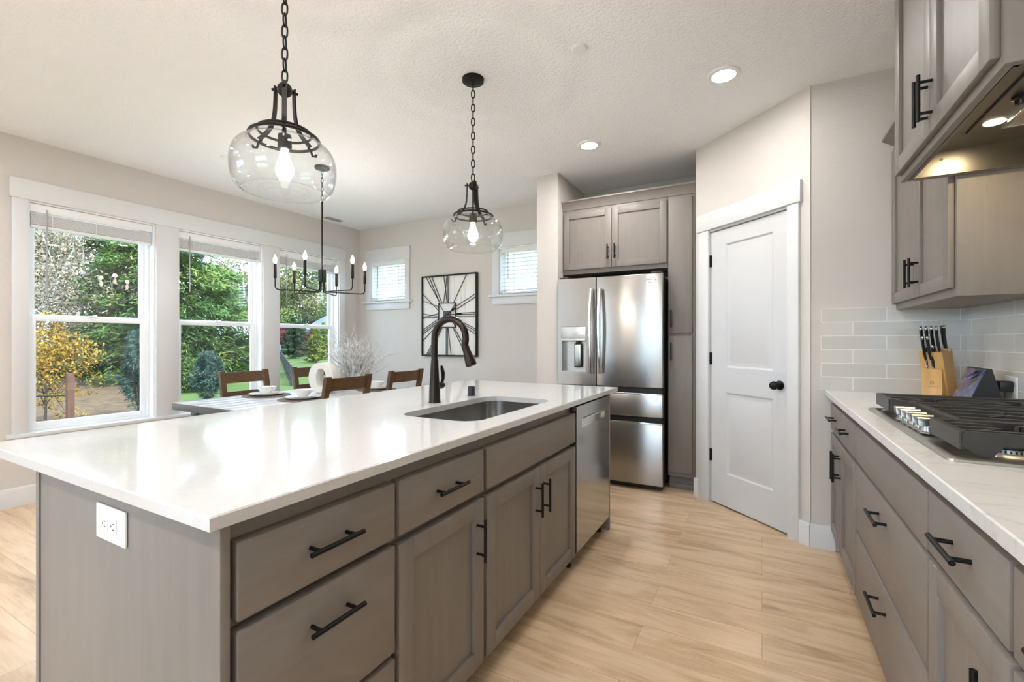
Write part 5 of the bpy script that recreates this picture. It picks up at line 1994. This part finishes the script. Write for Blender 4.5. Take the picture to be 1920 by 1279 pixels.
bare_tree('sparse tree showing tan twigs past the crown of the big conifer', site(455, 34), 12.0, 54, 8000, m_tan, GS)

# fence post with its rail, dark fence, brown fence, far houses
p = site(131.5, 8.9)
r = thing('fence_post', 'rough brown wooden fence post beside the yellow young tree', 'fence post', p)
MB().box(-0.052, 0.052, -0.052, 0.052, -0.15, 1.10, 0.006).build('post', m_post, r, world=False)
q = site(-60, 8.9)
dv = Vector((q[0] - p[0], q[1] - p[1], 0))
MB().tube([(0, 0, 0.665), tuple(dv * 0.5 + Vector((0, 0, 0.645))), tuple(dv + Vector((0, 0, 0.63)))], 0.014, 8).build('rail', m_darkfence, r, world=False)
fa, fb = Vector(site(523, 55)), Vector(site(546.5, 17.5))
r = thing('wire_fence', 'dark wire fence running down the lawn toward the house', 'fence', tuple(fb))
fd = fa - fb
nseg = 16
for k in range(nseg + 1):
    c = fd * (k / nseg)
    MB().box(c.x - 0.025, c.x + 0.025, c.y - 0.025, c.y + 0.025, -0.1, 0.80, 0.004).build('post', m_darkfence, r, world=False)
b = MB()
for z in (0.06, 0.30, 0.53, 0.75):
    b.bar((0, 0, z), tuple(fd + Vector((0, 0, z))), 0.03, 0.05)
b.build('rail', m_darkfence, r, world=False)
b = MB()
m_ = int(fd.length / 0.12)
for k in range(m_):
    c = fd * (k / m_)
    b.bar((c.x, c.y, 0.05), (c.x, c.y, 0.75), 0.012, 0.006, (fd.y, -fd.x, 0))
b.build('wire_mesh', m_darkfence, r, world=False, smooth=False)


def board_fence(label, a, c, h, m):
    A_, C_ = Vector(a), Vector(c)
    r = thing('board_fence', label, 'fence', a)
    D_ = C_ - A_
    n = max(2, int(D_.length / 2.4))
    for k in range(n + 1):
        q = D_ * (k / n)
        MB().box(q.x - 0.06, q.x + 0.06, q.y - 0.06, q.y + 0.06, -0.1, h + 0.05).build('post', m, r, world=False)
    b = MB()
    b.bar((0, 0, h * 0.5), tuple(D_ + Vector((0, 0, h * 0.5))), h * 0.96, 0.03, (D_.y, -D_.x, 0))
    b.build('board_panel', m, r, world=False, smooth=False)


board_fence('brown board fence crossing behind the egg-shaped evergreen', site(548, 52), site(640, 50), 1.35, m_brownfence)
board_fence('brown board fence at the far edge of the lawn in the middle window', site(440, 66), site(480, 64), 1.6, m_brownfence)

p = Vector(site(640, 60))
r = thing('house', 'far house with a grey hipped roof in the third tall window', 'house', tuple(p), math.radians(28.6))
MB().box(-3.6, 4.5, 0.3, 8, 0, 3.75).build('wall', m_siding_b, r, world=False, smooth=False)
b = MB()
e, hgt = 0.5, 3.4
v = [b.bm.verts.new(q) for q in ((-4.3, -0.3, 3.7), (5, -0.3, 3.7), (5, 8.6, 3.7), (-4.3, 8.6, 3.7), (-0.3, 4.1, 3.7 + hgt), (1.2, 4.1, 3.7 + hgt))]
for f in ((0, 1, 5, 4), (1, 2, 5), (2, 3, 4, 5), (3, 0, 4), (3, 2, 1, 0)):
    b.bm.faces.new([v[i] for i in f])
b.build('roof', m_roof, r, world=False, smooth=False)
p = Vector(site(522, 66))
r = thing('house', 'far white house behind the maroon shrub', 'house', tuple(p), math.radians(28.6))
MB().box(-3.5, 2.4, 0, 6, 0, 2.0).build('wall', m_siding, r, world=False, smooth=False)
b = MB()
b.prism([(-0.5, 1.95), (6.5, 1.95), (3.0, 3.6)], 'X', -3.9, 2.8)
b.build('roof', m_roof, r, world=False, smooth=False)
b = MB()
for pts, rs in (([(0, 0, 0), (0.05, 0, 0.35), (0.10, 0.02, 0.62), (0.07, 0.02, 0.80)], [0.05, 0.045, 0.05, 0.03]), ([(0.05, 0, 0.35), (-0.12, 0.02, 0.22), (-0.26, 0.03, 0.02)], [0.035, 0.03, 0.02])):
    b.tube(pts, rs, 7)
o = b.build('dead_stump', m_bark)
o.location = site(440, 29)
o.scale = (1.35, 1.35, 1.35)
tag(o, 'small forked dead stump on the lawn in the middle window', 'stump')
